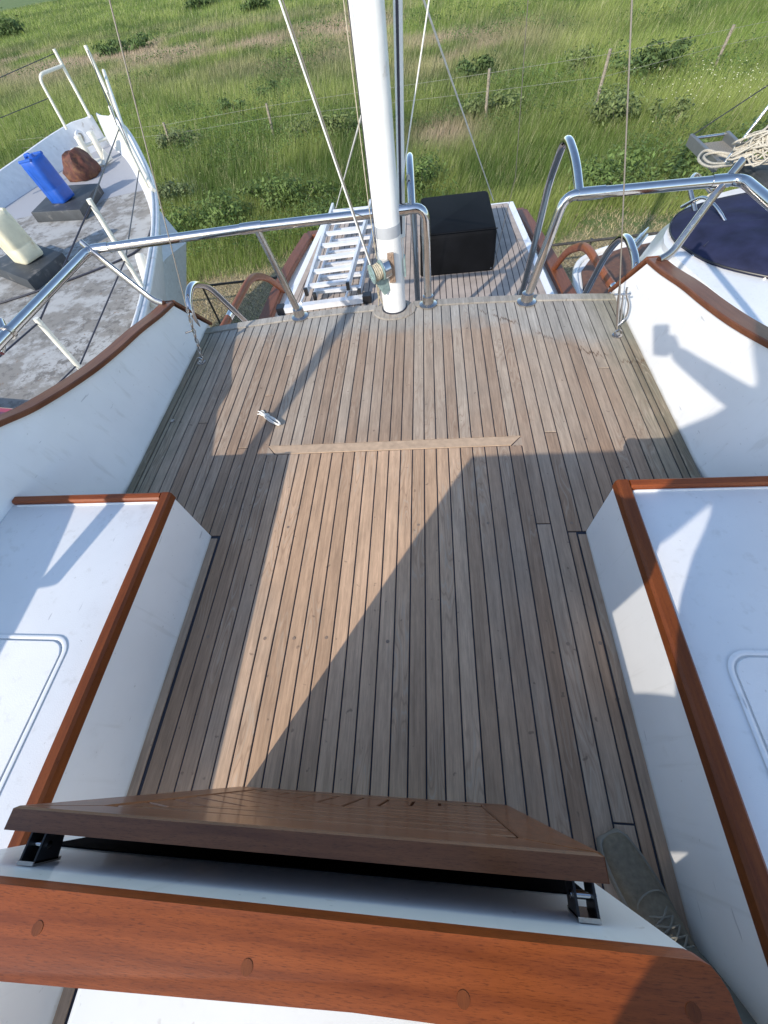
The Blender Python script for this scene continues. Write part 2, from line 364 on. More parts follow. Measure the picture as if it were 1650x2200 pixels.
# ------------------------------------------------------------------ motor yacht
YC = -0.195
yacht = root('motor_yacht', (YC, 1.0, GZ), 'white motor yacht with teak upper deck, white mast and varnished teak trim, seen from aboard', 'boat')
XL, XR = -1.47, 1.08; LX, RX = -0.957, 0.587; LEND = 0.80; PIT = 0.055; X0 = -0.0338
def aft(x): return 2.441-0.066*(x+0.15)**2
# caulking bed under all planks
bed = []
for i in range(13): x = XL+(XR-XL)*i/12; bed.append((x, aft(x)+0.055))
bed = [(LX, -1.6), (LX, LEND), (XL, LEND)] + bed + [(XR, LEND), (RX, LEND), (RX, -1.6)]
deck = slab('upper_deck', bed, -0.06, -0.004, CAULK, yacht)
deck['label'] = 'weathered grey-brown teak planked deck with black caulking'
thr_x0, thr_x1, thr_y0, thr_y1 = -0.807, 0.41, 1.257, 1.312
butts = [(-0.897, 1.69), (-0.848, 2.038), (-0.947, 1.306), (0.55, 1.327), (0.436, 0.838), (0.487, -0.097), (-1.2, 1.5), (0.86, 1.75)]
def plank(x0, x1, y0, y1, curve=False):
    if x1-x0 < 0.012 or y1-y0 < 0.02: return
    poly = [(x0, y0), (x1, y0), (x1, aft(x1)-0.003 if curve else y1), (x0, aft(x0)-0.003 if curve else y1)]
    dz = random.uniform(-0.0006, 0.0006)
    slab('plank', poly, -0.0035, dz, TEAK, deck, bevel=0.0012)
g = 0.0025
k = -30
while True:
    xa = X0+k*PIT+g; xb = X0+(k+1)*PIT-g; k += 1
    if xa > XR: break
    if xb < XL: continue
    a, b = max(xa, XL+0.042), min(xb, XR-0.042)
    if b-a < 0.01: continue
    cuts = sorted(by for bx_, by in butts if a < bx_ < b)
    inner = a > LX+0.03 and b < RX-0.03
    segs = []
    ystart = -1.55 if inner else LEND+0.003
    if inner and thr_x0 < (a+b)/2 < thr_x1: segs = [(ystart, thr_y0-0.003), (thr_y1+0.003, None)]
    else: segs = [(ystart, None)]
    if not inner and b > LX+0.036 and a < LX+0.036: plank(LX+0.040, b, -1.55, LEND-0.003)
    if not inner and a < RX-0.036 and b > RX-0.036: plank(a, RX-0.040, -1.55, LEND-0.003)
    for s0, s1 in segs:
        cc = [c for c in cuts if c > s0+0.05 and (s1 is None or c < s1-0.05)]; cur = s0
        for c in cc: plank(a, b, cur, c-0.0025); cur = c+0.0025
        plank(a, b, cur, s1 if s1 is not None else 9, curve=s1 is None)
# margins
for x0, x1 in ((XL+0.001, XL+0.037), (XR-0.037, XR-0.001)): slab('margin_board', [(x0, LEND), (x1, LEND), (x1, aft(x1)), (x0, aft(x0))], -0.0035, 0.002, TEAK, deck, 0.0015)
for x0, x1 in ((LX+0.001, LX+0.033), (RX-0.033, RX-0.001)): slab('margin_board', rect(x0, x1, -1.55, LEND-0.012), -0.0035, 0.002, TEAK, deck, 0.0015)
for xa, xb in ((XL+0.002, -0.95), (-0.947, -0.335), (-0.1, 0.57), (0.573, XR-0.002)):
    top = [(xa+(xb-xa)*i/8) for i in range(9)]
    slab('margin_board', [(x, aft(x)+0.003) for x in top]+[(x, aft(x)+0.063) for x in top[::-1]], -0.05, 0.006, TEAK, deck, 0.002)
slab('threshold_board', [(thr_x0+0.048, thr_y0), (thr_x1-0.052, thr_y0), (thr_x1, thr_y1), (thr_x0, thr_y1)], -0.0035, 0.0012, THRESH, deck, 0.0012)
slab('corner_filler', [(thr_x0, thr_y0-0.003), (thr_x0+0.043, thr_y0-0.003), (thr_x0, thr_y1-0.005)], -0.0035, 0.0, TEAK, deck)
slab('corner_filler', [(thr_x1-0.047, thr_y0-0.003), (thr_x1, thr_y0-0.003), (thr_x1, thr_y1-0.005)], -0.0035, 0.0, TEAK, deck)
# wooden plugs over the fastenings
plugm = bpy.data.meshes.new('plug'); bmp = bmesh.new(); add_lathe(bmp, (0, 0, 0), (0, 0, 1), [(0, 0.0062), (0.0006, 0.0058)], 10); bmp.to_mesh(plugm); bmp.free()
plugm.materials.append(plain('plug_wood', (0.25, 0.18, 0.13), 0.7))
for yy in (0.372, 0.845):
    for kk in range(-15, 11):
        if random.random() < 0.62: continue
        o = bpy.data.objects.new('plug', plugm); COL.objects.link(o); o.parent = deck
        o.location = (X0+(kk+0.5)*PIT+random.uniform(-.006, .006), yy+random.uniform(-.006, .006), 0.0008)
MX, MY = -0.215, 2.445
slab('mast_pad', [(MX+0.135*cos(a), MY-0.02+0.105*sin(a)) for a in [2*pi*i/32 for i in range(32)]], -0.003, 0.009, THRESH if False else TEAK, deck, 0.003)
lathe('deck_drain', (-1.40, 1.526, 0.0), (0, 0, 1), [(0, 0.011), (0.004, 0.011), (0.005, 0.007)], STEELD, deck, 12)
slab('stair_tread', rect(0.0, 0.54, 2.505, 2.66), -0.14, -0.10, TEAK, deck, 0.004)
slab('stair_tread', rect(0.0, 0.54, 2.66, 2.86), -0.40, -0.36, TEAK, deck, 0.004)

# superstructure and hull below
prism('deckhouse', [(XL-0.06, -3.0, -2.4), (XR+0.06, -3.0, -2.4), (XR+0.06, 2.40, -2.4), (XL-0.06, 2.40, -2.4)], (0, 0, 2.335), GEL, yacht)
hl = [(-1.96, -4), (-1.96, 4.3), (-1.90, 5.4), (-1.74, 6.45), (1.36, 6.45), (1.50, 5.4), (1.57, 4.3), (1.57, -4)]
bm = bmesh.new(); rg = []
for z_, f_ in ((-1.13, 0.965), (-1.9, 0.93), (-2.7, 0.80), (-3.5, 0.45), (-3.9, 0.12)): rg.append([bm.verts.new((YC+(x-YC)*f_, y*(0.985 if f_ > 0.9 else 0.95), z_)) for x, y in hl])
for A, B in zip(rg, rg[1:]):
    for k in range(len(A)): bm.faces.new((A[k], A[(k+1) % len(A)], B[(k+1) % len(A)], B[k]))
bm.faces.new(rg[0]); bm.faces.new(rg[-1]); bm2('hull', bm, GEL, yacht)
bm = bmesh.new()
for yy in (-2.5, 1.0, 4.5): add_prism(bm, [(YC-0.9, yy, GZ), (YC+0.9, yy, GZ), (YC+0.9, yy, GZ+0.5), (YC-0.9, yy, GZ+0.5)], (0, 0.3, 0))
bm2('cradle', bm, POST, yacht)
prof = [(2.43, 0.0), (2.25, 0.245), (2.09, 0.268), (1.88, 0.308), (1.68, 0.338), (1.48, 0.374), (1.27, 0.424), (1.10, 0.472), (0.98, 0.512), (0.80, 0.56), (0.5, 0.635), (0.2, 0.695), (-0.1, 0.74), (-0.5, 0.765), (-1.6, 0.78)]
sp = [Vector(v) for v in spline([(0, y, z) for y, z in prof[1:]], 5)]
def sm01(a): a = min(1.0, max(0.0, a)); return a*a*(3-2*a)
def bx_off(y, z): return 0.10*sm01((1.15-y)/0.5)+0.2*max(0.0, z)
for s, xi in ((-1, XL), (1, XR)):
    bm = bmesh.new(); rg = []
    for p in [Vector((0, 2.43, 0.0)), Vector((0, 2.34, 0.122))]+sp:
        xa = xi+s*bx_off(p.y, 0); xt_ = xi+s*bx_off(p.y, p.z); hgt_ = max(p.z, 0.004)
        rg.append([bm.verts.new(v) for v in ((xa-s*0.012, p.y, -0.06), (xa, p.y, 0.0), ((xa+xt_)/2, p.y, hgt_*0.5), (xt_, p.y, hgt_), (xt_+s*0.055, p.y, hgt_), (xa+s*0.055, p.y, -0.06))])
    for A, B in zip(rg, rg[1:]):
        for k in range(6): bm.faces.new((A[k], A[(k+1) % 6], B[(k+1) % 6], B[k]))
    bm.faces.new(rg[0]); bm.faces.new(rg[-1])
    b_ = bm2('bulwark', bm, GEL, yacht, 35)
    b_['label'] = 'white swept bulwark on the %s edge of the deck' % ('left' if s < 0 else 'right')
    sweep_rect('cap_rail', [(xi+s*(bx_off(p.y, p.z)+0.026), p.y, p.z) for p in sp], (1, 0, 0), 0.040, 0.020, CAPR, b_)
    sweep_rect('cap_rail', [(xi+s*0.026, 2.452, -0.012), (xi+s*(bx_off(2.26, 0.25)+0.026), 2.262, 0.250)], (1, 0, 0), 0.040, 0.018, CAPR, b_)
# seat lockers
for s, xf, xo in ((-1, LX, XL), (1, RX, XR)):
    x0, x1 = min(xf, xo), max(xf, xo)
    side = 'left' if s < 0 else 'right'
    lk = box('seat_locker', x0-(0.15 if s < 0 else -0.001), x1+(0.15 if s > 0 else -0.001), -1.6, LEND, -0.02, 0.300, GRIT, yacht, 0.006, 2); lk['label'] = 'white seat locker along the %s side of the deck' % side
    # smooth inner face panel
    box('face_panel', min(xf, xf-s*0.004), max(xf, xf-s*0.004), -1.59, LEND-0.002, 0.002, 0.290, GEL, lk)
    xt = xf+s*0.0145
    sweep_rect('trim', [(xt, -1.6, 0.287), (xt, LEND+0.004, 0.287)], (1, 0, 0), 0.0205, 0.036, VARN_Y, lk, 0.007)
    ye = LEND-0.006
    sweep_rect('trim', [(xo+s*0.135, ye, 0.287), (xf+s*0.036, ye, 0.287)], (0, 1, 0), 0.016, 0.032, VARN_X, lk, 0.006)
    tube('sealant_bead', fillet([(xf+s*0.0375, -1.55, 0.301), (xf+s*0.0375, LEND-0.026, 0.301), (xo+s*0.12, LEND-0.026, 0.301)], 0.02), 0.0045, GELD, lk, 8)
    # flush lid with its gutter groove
    xa, xb = (XL-0.02, YC-0.895) if s < 0 else (YC+0.895, XR+0.03)
    bm = bmesh.new(); o_ = rrect(xa, xb, -0.62, 0.285, 0.055, 6); i_ = rrect(xa+0.012, xb-0.012, -0.608, 0.273, 0.045, 6)
    mid = rrect(xa+0.006, xb-0.006, -0.614, 0.279, 0.05, 6); nn = len(o_)
    R1 = [bm.verts.new((x, y, 0.3035)) for x, y in o_]; R2 = [bm.verts.new((x, y, 0.3062)) for x, y in mid]; R3 = [bm.verts.new((x, y, 0.3035)) for x, y in i_]
    for i in range(nn):
        j = (i+1) % nn; bm.faces.new((R1[i], R1[j], R2[j], R2[i])); bm.faces.new((R2[i], R2[j], R3[j], R3[i]))
    bm2('hatch_rim', bm, GEL, lk, 60)
    slab('hatch_lid', rrect(xa+0.017, xb-0.017, -0.602, 0.267, 0.04, 6), 0.3005, 0.3055, GRIT, lk, 0.002)

# helm console with teak cap, folded table leaf
CZ = 0.913
con = prism('helm_console', [(YC-0.412, -0.124, 0.0), (YC+0.412, -0.124, 0.0), (YC+0.412, -0.124, CZ-0.026), (YC-0.412, -0.124, CZ-0.026)], (0, -0.03, 0), GEL, yacht)
con['label'] = 'white helm console panel topped by a varnished teak cap'
prism('painted_shade_sheet', [(-0.575, -0.1235, 0.08), (0.185, -0.1235, 0.08), (0.185, -0.1235, 0.70), (-0.575, -0.1235, 0.70)], (0, 0.0015, 0), plain('unlit_black', (0.003, 0.003, 0.004), 0.9, spec=0.02), con)  # black sheet painting the deep shade behind the hanging leaf; panel is uncut
bm = bmesh.new(); cp = []
xe0, xe1 = YC-0.412, YC+0.414
for i in range(15): t = i/14; x = xe1-0.014+(xe0-xe1+0.028)*t; cp.append((x, -0.118))
for i in range(6): a = radians(90+90*i/5); cp.append((xe0+0.016+0.016*cos(a), -0.134+0.016*sin(a)))
def capnear(x): t = (x-xe0)/(xe1-xe0); return -0.187+0.017*min(t/0.65, 1.0)
for i in range(15): t = i/14; x = xe0+0.012+(xe1-xe0-0.014)*t; cp.append((x, capnear(x)))
cp += [(xe1+0.004, -0.174), (xe1+0.008, -0.168), (xe1+0.002, -0.134), (xe1-0.002, -0.126), (xe1-0.007, -0.120)]
cp = cp[::-1]
cap = slab('cap_rail', cp, CZ-0.026, CZ, VARN_X, con, 0.007, 3, 50)
for px_, py_ in ((-1.087, -0.417), (-0.483, -0.439), (0.048, -0.446), (0.548, -0.421)):
    kf = (CAMZ-CZ)/CAMZ
    lathe('plug', (px_*kf, py_*kf, CZ-0.001), (0, 0, 1), [(0, 0.0058), (0.0014, 0.0054)], VARN_Y, con, 16)
# cabinet on the forward side of the console
OFFW = gelcoat('offwhite_gelcoat', (0.62, 0.62, 0.60), 0.4, 0, 0.1)
cab = box('console_cabinet', -0.58, 0.175, -0.58, -0.158, 0.0, 0.53, OFFW, yacht, 0.025, 4)
box('cabinet_lid', -0.555, 0.15, -0.56, -0.18, 0.534, 0.555, OFFW, cab, 0.010, 3)
# table leaf, hanging vertically: local u along x, v down from top
LU0, LU1, LT, LB, LY = -0.542, 0.174, 0.826, 0.125, -0.0665
leaf = prism('table_leaf', [(LU0+0.03, LY-0.014, LB+0.03), (LU1-0.03, LY-0.014, LB+0.03), (LU1-0.03, LY-0.014, LT-0.02), (LU0+0.03, LY-0.014, LT-0.02)], (0, 0.004, 0), BLACKP, yacht)
leaf['label'] = 'folded down teak table leaf with mitred frame and slats'
def board(poly, mat, name, y0=LY-0.024, th=0.024, bev=0.0025):
    if area(poly) < 1e-4: return
    return prism(name, [(u, y0, v) for u, v in poly], (0, th, 0), mat, leaf, bev, 1)
fw = 0.072; U0, U1, V0, V1 = LU0, LU1, LB, LT; gp = 0.0012
board([(U0+gp, V1), (U1-gp, V1), (U1-fw-gp, V1-fw), (U0+fw+gp, V1-fw)], TABLE, 'frame_board')
board([(U0+gp, V0), (U1-gp, V0), (U1-fw-gp, V0+fw), (U0+fw+gp, V0+fw)], TABLE, 'frame_board')
board([(U0, V0+gp), (U0, V1-gp), (U0+fw, V1-fw-gp), (U0+fw, V0+fw+gp)], TABLE2, 'frame_board')
board([(U1, V0+gp), (U1, V1-gp), (U1-fw, V1-fw-gp), (U1-fw, V0+fw+gp)], TABLE2, 'frame_board')
iu0, iu1, iv0, iv1 = U0+fw+0.002, U1-fw-0.002, V0+fw+0.002, V1-fw-0.002
cu, cv = (iu0+iu1)/2, (iv0+iv1)/2; du, dv = iu1-iu0, iv1-iv0
tri = {'top': [(iu0, iv1), (cu, cv), (iu1, iv1)], 'bot': [(iu0, iv0), (iu1, iv0), (cu, cv)], 'left': [(iu0, iv0), (cu, cv), (iu0, iv1)], 'right': [(iu1, iv0), (iu1, iv1), (cu, cv)]}
for nm, T in tri.items():
    ang = {'top': 0, 'bot': 90, 'left': 35, 'right': 0}[nm]; ca, sa = cos(radians(ang)), sin(radians(ang)); pw = 0.062
    for i in range(-14, 15):
        q = clip(clip(T, -sa, ca, (i+1)*pw-0.0035+(-sa*cu+ca*cv)), sa, -ca, -(i*pw+0.0035+(-sa*cu+ca*cv)))
        if len(q) > 2 and area(q) > 6e-4: board(q, TABLE if ang == 0 else TABLE2, 'slat', LY-0.020, 0.0185, 0.0015)
for hx in (-0.50, 0.150):
    h = prism('hinge', [(hx-0.011, -0.123, 0.775), (hx+0.011, -0.123, 0.775), (hx+0.011, -0.123, 0.818), (hx-0.011, -0.123, 0.818)], (0, 0.004, 0), STEELD, con)
    for sx_ in (-0.011, 0.0085): prism('hinge_cheek', [(hx+sx_, -0.121, 0.78), (hx+sx_, -0.088, 0.785), (hx+sx_, -0.086, 0.815), (hx+sx_, -0.121, 0.816)], (0.0025, 0, 0), BLACKP, con)
    tube('hinge_pin', [(hx-0.013, -0.104, 0.806), (hx+0.013, -0.104, 0.806)], 0.0038, STEEL, con, 10)

# mast with winch
mast = tube('mast', [(MX, MY, 0.002), (MX, MY, 7.5)], 0.071, PAINTW, yacht, 40)
mast['label'] = 'tall round white painted mast standing at the stern edge of the deck'
tube('grey_band', [(MX, MY, 0.42), (MX, MY, 0.475)], 0.0718, GREYB, mast, 40)
tube('halyard_track', [(MX-0.065, MY-0.030, 0.35), (MX-0.065, MY-0.030, 7.4)], 0.003, DARKW, mast, 6)
tube('stowed_pole', [(-0.148, 2.60, 0.34), (0.24, 2.60, 7.2)], 0.020, PAINTW, mast, 16)
tube('pole_slot', [(-0.150, 2.580, 0.36), (0.232, 2.580, 7.1)], 0.0065, DARKW, mast, 8)
# winch: axle runs out to the left and a little towards the deck
wc = Vector((-0.262, 2.345, 0.285)); wa = Vector((-0.86, -0.42, -0.10)).normalized()
def wl(name, a0, prof_, mat, res=28): return lathe(name, wc, wa, prof_, mat, mast, res)
wl('winch_drum', 0, [(-0.02, 0.030), (0.055, 0.030)], GALV)
wl('winch_flange', 0, [(0.055, 0.046), (0.056, 0.050), (0.062, 0.050), (0.063, 0.044), (0.064, 0.036), (0.061, 0.034)], GALV)
wl('winch_flange', 0, [(-0.006, 0.050), (0.0, 0.051), (0.003, 0.050)], GALV)
wl('winch_cover', 0, [(-0.05, 0.040), (-0.045, 0.050), (-0.010, 0.0505), (-0.006, 0.047)], STEEL)
wl('winch_hub', 0, [(0.060, 0.012), (0.069, 0.012), (0.071, 0.008)], GALV)
uo = wa.orthogonal().normalized(); vo = wa.cross(uo)
for kk in range(3):
    a = 2*pi*kk/3+0.4; d = uo*cos(a)+vo*sin(a)
    tube('winch_spoke', [wc+wa*0.064+d*0.008, wc+wa*0.064+d*0.042], 0.0048, GALV, mast, 8)
bm = bmesh.new()
hp = []
for i in range(9*14):
    a = 2*pi*i/14; rad = 0.0365+0.004*sin(i*0.7)
    hp.append(wc+wa*(0.006+0.046*i/(9*14))+(uo*cos(a)+vo*sin(a))*rad)
add_tube(bm, hp, 0.0042, 6); bm2('wound_rope', bm, ROPE, mast, 60)
prism('winch_bracket', [(-0.305, 2.33, 0.232), (-0.245, 2.372, 0.238), (-0.235, 2.372, 0.155), (-0.262, 2.355, 0.14)], (0.012, 0.0, 0.0), GALV, mast, 0.002)
prism('winch_bracket', [(-0.30, 2.318, 0.238), (-0.225, 2.355, 0.238), (-0.225, 2.372, 0.238), (-0.30, 2.345, 0.238)], (0, 0, -0.005), GALV, mast)
pl = prism('mounting_plate', [(-0.222, 2.366, 0.362), (-0.186, 2.366, 0.362), (-0.186, 2.366, 0.205), (-0.222, 2.366, 0.205)], (0, -0.012, 0), BRONZE, mast, 0.002)
for i in range(5): lathe('bolt', (-0.203, 2.354, 0.345-i*0.031), (0, -1, 0), [(0, 0.0062), (0.003, 0.005), (0.0045, 0.002)], BRONZE, mast, 8)
prism('mast_cleat', [(-0.137, 2.42, 0.30), (-0.137, 2.47, 0.30), (-0.137, 2.47, 0.20), (-0.137, 2.42, 0.20)], (0.008, 0, 0), GALV, mast)
lathe('mast_collar', (MX, MY, 0.006), (0, 0, 1), [(0, 0.080), (0.006, 0.079), (0.008, 0.072)], CAULK, mast, 32)
bm = bmesh.new()
for i in range(7): x = -0.30+random.uniform(-.02, .03); add_tube(bm, spline([(x, 2.40, 0.18), (x+random.uniform(-.01, .02), 2.43, 0.10), (x+random.uniform(-.02, .03), 2.47, 0.015)], 4), 0.0035, 5)
bm2('rope_tail', bm, ROPE, mast, 60)

# rigging
def line(name, pts, r, mat, par=None): return tube(name, pts, r, mat, par if par is not None else yacht, 6)
s1 = line('shroud', [(-1.382, 2.036, 0.03), (-1.348, 2.10, 0.293), (-1.083, 2.194, 1.327), (-0.25, 2.43, 4.6)], 0.0028, WIRE)
s2 = line('shroud', [(0.994, 2.018, 0.03), (0.932, 2.062, 0.273), (0.678, 2.144, 1.138), (-0.18, 2.43, 4.3)], 0.0030, WIRE)
line('shroud', [(0.62, 4.2, -0.8), (0.60, 3.4, 0.3), (0.45, 2.9, 1.3), (-0.15, 2.5, 4.0)], 0.002, WIRE)
bm = bmesh.new()
P0, P1 = Vector((-1.382, 2.036, 0.02)), Vector((-1.345, 2.10, 0.30))
for i in range(11):
    c = P0.lerp(P1, i/10.5); rr_ = 0.011 if i < 9 else 0.007; ax = Vector((1, 0, 0)) if i % 2 else Vector((0, 1, 0)); d = (P1-P0).normalized(); e = d.cross(ax).normalized()
    add_tube(bm, [c+(d*cos(a)*1.5+e*sin(a)*0.75)*rr_ for a in [2*pi*k/10 for k in range(10)]], 0.0038, 5, True)
bm2('chain', bm, STEELD, s1, 60)
tube('shackle_pin', [(-1.40, 2.05, 0.185), (-1.352, 2.05, 0.195)], 0.005, STEELD, s1, 8)
for s_, c in ((s1, (-1.392, 2.028, 0.0)), (s2, (1.0, 2.008, 0.0))):
    lathe('deck_eye_base', c, (0, 0, 1), [(0, 0.026), (0.005, 0.025), (0.008, 0.015)], STEELD, s_, 16)
    tube('deck_eye', [Vector(c)+Vector((0.016*cos(a), 0, 0.016+0.018*sin(a))) for a in [2*pi*k/14 for k in range(14)]], 0.005, STEELD, s_, 6, True)
tube('turnbuckle', [(0.988, 2.022, 0.05), (0.972, 2.034, 0.11), (0.955, 2.046, 0.18), (0.94, 2.056, 0.245)], [0.006, 0.008, 0.008, 0.005], STEELD, s2, 10)
tube('turnbuckle_rod', [(1.002, 2.026, 0.05), (0.987, 2.036, 0.12), (0.968, 2.046, 0.20)], 0.004, STEEL, s2, 8)
tube('pelican_hook', spline([(0.988, 2.02, 0.05), (1.018, 2.03, 0.09), (1.012, 2.04, 0.15), (0.985, 2.05, 0.20), (0.975, 2.05, 0.235)], 5), 0.005, STEEL, s2, 8)
tube('hook_pin', [(0.925, 2.05, 0.205), (1.005, 2.05, 0.20)], 0.005, STEEL, s2, 8)
line('halyard', [(-0.318, 2.33, 0.325), (-0.524, 2.35, 1.252), (-1.13, 2.4, 4.1)], 0.0042, ROPEW); line('halyard', [(-0.314, 2.335, 0.33), (-0.515, 2.36, 1.252), (-1.11, 2.41, 4.1)], 0.0036, WIRE)
line('halyard', [(-0.285, 2.38, 0.33), (-0.290, 2.36, 0.62), (-0.288, 2.35, 1.226), (-0.285, 2.36, 6)], 0.0024, ROPE)
line('halyard', [(-0.165, 2.60, -0.2), (-0.133, 2.60, 0.575), (0.025, 2.60, 1.17), (0.5, 2.6, 2.9)], 0.0036, ROPEW)
line('stay', [(-1.145, 5.86, -0.62), (-0.29, 2.50, 0.885)], 0.0055, ROPEW)
line('stay', [(0.822, 5.984, -0.75), (-0.20, 2.52, 1.585)], 0.006, ROPEW)

# handrails
def flange(x, y, par): lathe('flange', (x, y, 0.004), (0, 0, 1), [(0, 0.056), (0.006, 0.055), (0.011, 0.042), (0.014, 0.035), (0.055, 0.033), (0.058, 0.028)], STEELD, par, 24)
RZ = 0.517; rr = 0.0235
h1 = tube('handrail', fillet([(-0.004, 2.455, 0.03), (-0.010, 2.466, RZ), (-0.95, 2.455, RZ), (-1.93, 2.40, RZ), (-1.945, 1.5, RZ), (-1.945, 0.2, RZ-0.02)], 0.06), rr, STEEL, yacht, 16)
h1['label'] = 'long stainless steel handrail left of the stern opening'
flange(-0.004, 2.455, h1); flange(-0.834, 2.434, h1)
tube('rail_post', [(-0.834, 2.434, 0.03), (-0.932, 2.452, RZ)], 0.020, STEELD, h1, 14)
tube('rail_brace', fillet([(-1.545, 2.22, 0.27), (-1.62, 2.25, 0.285), (-1.86, 2.36, RZ-0.03), (-1.955, 2.42, RZ+0.03)], 0.05), 0.024, STEELD, h1, 12, sx=0.6)
for a, b in (((-0.90, 2.458, RZ), (-1.02, 2.452, RZ)), ((-0.10, 2.466, RZ), (-0.20, 2.465, RZ)), ((-1.80, 2.408, RZ), (-1.90, 2.402, RZ))): tube('rail_sleeve', [a, b], rr+0.0035, STEEL, h1, 16)
tube('rail_clamp', [(-1.944, 1.62, RZ), (-1.944, 1.60, RZ)], rr+0.007, STEELD, h1, 14)
tube('rail_arm', fillet([(-1.99, 1.66, RZ+0.03), (-1.955, 1.61, RZ+0.012), (-1.95, 1.50, RZ-0.03)], 0.03), 0.016, STEEL, h1, 10)
h2 = tube('handrail', fillet([(0.585, 2.393, 0.03), (0.68, 2.417, RZ), (1.46, 2.382, RZ), (1.475, 1.5, RZ), (1.475, 0.2, RZ-0.02)], 0.06), rr, STEEL, yacht, 16)
h2['label'] = 'short stainless steel handrail right of the stern opening'
flange(0.583, 2.392, h2)
for a, b in (((0.74, 2.414, RZ), (0.86, 2.409, RZ)), ((1.33, 2.388, RZ), (1.41, 2.384, RZ))): tube('rail_sleeve', [a, b], rr+0.0035, STEEL, h2, 16)
tube('rail_brace', fillet([(1.15, 2.20, 0.27), (1.21, 2.23, 0.285), (1.36, 2.36, RZ-0.035), (1.45, 2.43, RZ+0.05)], 0.05), 0.027, STEELD, h2, 12, sx=0.6)
st1 = tube('stair_rail', fillet([(-0.078, 2.468, RZ+0.005), (-0.084, 2.62, 0.63), (-0.087, 2.80, 0.66), (-0.085, 2.92, 0.40), (-0.086, 3.02, 0.01), (-0.085, 3.22, -0.78)], 0.10, 8), 0.0215, STEEL, yacht, 14)
st2 = tube('stair_rail', fillet([(0.745, 2.413, RZ+0.005), (0.735, 2.56, 0.605), (0.722, 2.78, 0.655), (0.72, 2.94, 0.42), (0.72, 3.02, 0.05), (0.71, 3.24, -0.78)], 0.10, 8), 0.0215, STEEL, yacht, 14)
tube('side_rail', fillet([(-1.50, 2.30, -0.30), (-1.50, 2.36, 0.17), (-1.50, 2.50, 0.235), (-1.50, 2.70, 0.13), (-1.50, 3.10, -0.46), (-1.50, 3.3, -0.79)], 0.12, 8), 0.0215, STEEL, yacht, 14)
tube('side_rail', fillet([(1.15, 2.30, -0.30), (1.15, 2.36, 0.15), (1.15, 2.68, 0.21), (1.15, 2.86, 0.03), (1.15, 3.10, -0.55), (1.15, 3.2, -0.79)], 0.14, 8), 0.0215, STEEL, yacht, 14)
tube('side_rail', [(1.25, 3.0, -0.40), (1.22, 3.2, -0.79)], 0.017, STEELD, yacht, 10)
wr1 = tube('wooden_handrail', fillet([(1.44, 3.0, -0.42), (1.42, 3.5, -0.44), (1.41, 4.02, -0.46), (1.41, 4.50, -0.72), (1.41, 4.85, -1.08)], 0.2, 8), 0.036, WOODR, yacht, 14, sx=0.8)
tube('rail_ferrule', [(1.437, 3.1, -0.425), (1.43, 3.24, -0.43)], 0.039, STEEL, wr1, 14, sx=0.8)
wr2 = tube('wooden_handrail', fillet([(-1.80, 2.85, -0.44), (-1.80, 3.29, -0.47), (-1.80, 4.15, -0.51), (-1.80, 4.55, -0.72), (-1.80, 4.95, -1.08)], 0.2, 8), 0.036, WOODR, yacht, 14, sx=0.8)
tube('rail_ferrule', [(-1.80, 3.33, -0.472), (-1.80, 3.47, -0.478)], 0.039, STEEL, wr2, 14, sx=0.8)
# awning post standing on the left bulwark just outside the picture
tube('awning_post', [(-1.655, -0.185, 0.74), (-1.83, 0.33, 1.66)], 0.034, PAINTW, yacht, 16)

# lower aft deck
AZ = -0.80
def ael(y): return -1.66+(y-2.7)*(0.262/3.36)
def aer(y): return 1.262-(y-2.7)*(0.185/3.36)
A0, A1 = 2.45, 6.05
ad = slab('aft_deck', [(ael(A0), A0), (aer(A0), A0), (aer(A1), A1), (ael(A1), A1)], -1.20, AZ-0.006, GEL, yacht, 0.01, 2)
ad['label'] = 'lower aft deck with narrow beige planks and white border'
slab('caulking_sheet', [(ael(A0)+0.075, A0), (aer(A0)-0.075, A0), (aer(A1)-0.075, A1-0.05), (ael(A1)+0.075, A1-0.05)], AZ-0.006, AZ-0.003, CAULK, ad)
x = YC-1.45
AP = 0.062
kk = -24
while kk < 24:
    xa, xb = YC+kk*AP+0.0042, YC+(kk+1)*AP-0.0042; kk += 1
    lim = [(ael(A0)+0.14, A0), (aer(A0)-0.14, A0), (aer(A1)-0.14, A1-0.11), (ael(A1)+0.14, A1-0.11)]
    lim = clip(clip(lim, -1, 0, -xa), 1, 0, xb)
    if len(lim) > 2 and area(lim) > 0.004: slab('plank', lim, AZ-0.004, AZ+random.uniform(0, .0008), FAUX, ad)
for y0, f, e in ((A0, ael, 1), (A0, aer, -1)):
    slab('margin_plank', [(f(A0)+e*0.078, A0), (f(A0)+e*0.136, A0), (f(A1)+e*0.136, A1-0.056), (f(A1)+e*0.078, A1-0.056)], AZ-0.004, AZ+0.001, FAUX, ad)
slab('margin_plank', [(ael(A1)+0.14, A1-0.108), (aer(A1)-0.14, A1-0.108), (aer(A1)-0.14, A1-0.056), (ael(A1)+0.14, A1-0.056)], AZ-0.004, AZ+0.001, FAUX, ad)
for pts in ([(1.55, 2.4, -1.10), (1.53, 3.4, -1.1), (1.475, 4.3, -1.1), (1.39, 5.4, -1.1), (1.27, 6.40, -1.1)], [(-1.92, 2.4, -1.10), (-1.92, 3.4, -1.1), (-1.895, 4.3, -1.1), (-1.85, 5.3, -1.1), (-1.70, 6.40, -1.1)]):
    sweep_rect('gunwale_rail', spline(pts, 5), (1, 0, 0), 0.075, 0.06, CAPR, yacht, 0.012)
sweep_rect('stern_rail', [(-1.72, 6.40, -1.1), (1.3, 6.40, -1.1)], (0, 1, 0), 0.075, 0.055, CAPR, yacht, 0.012)

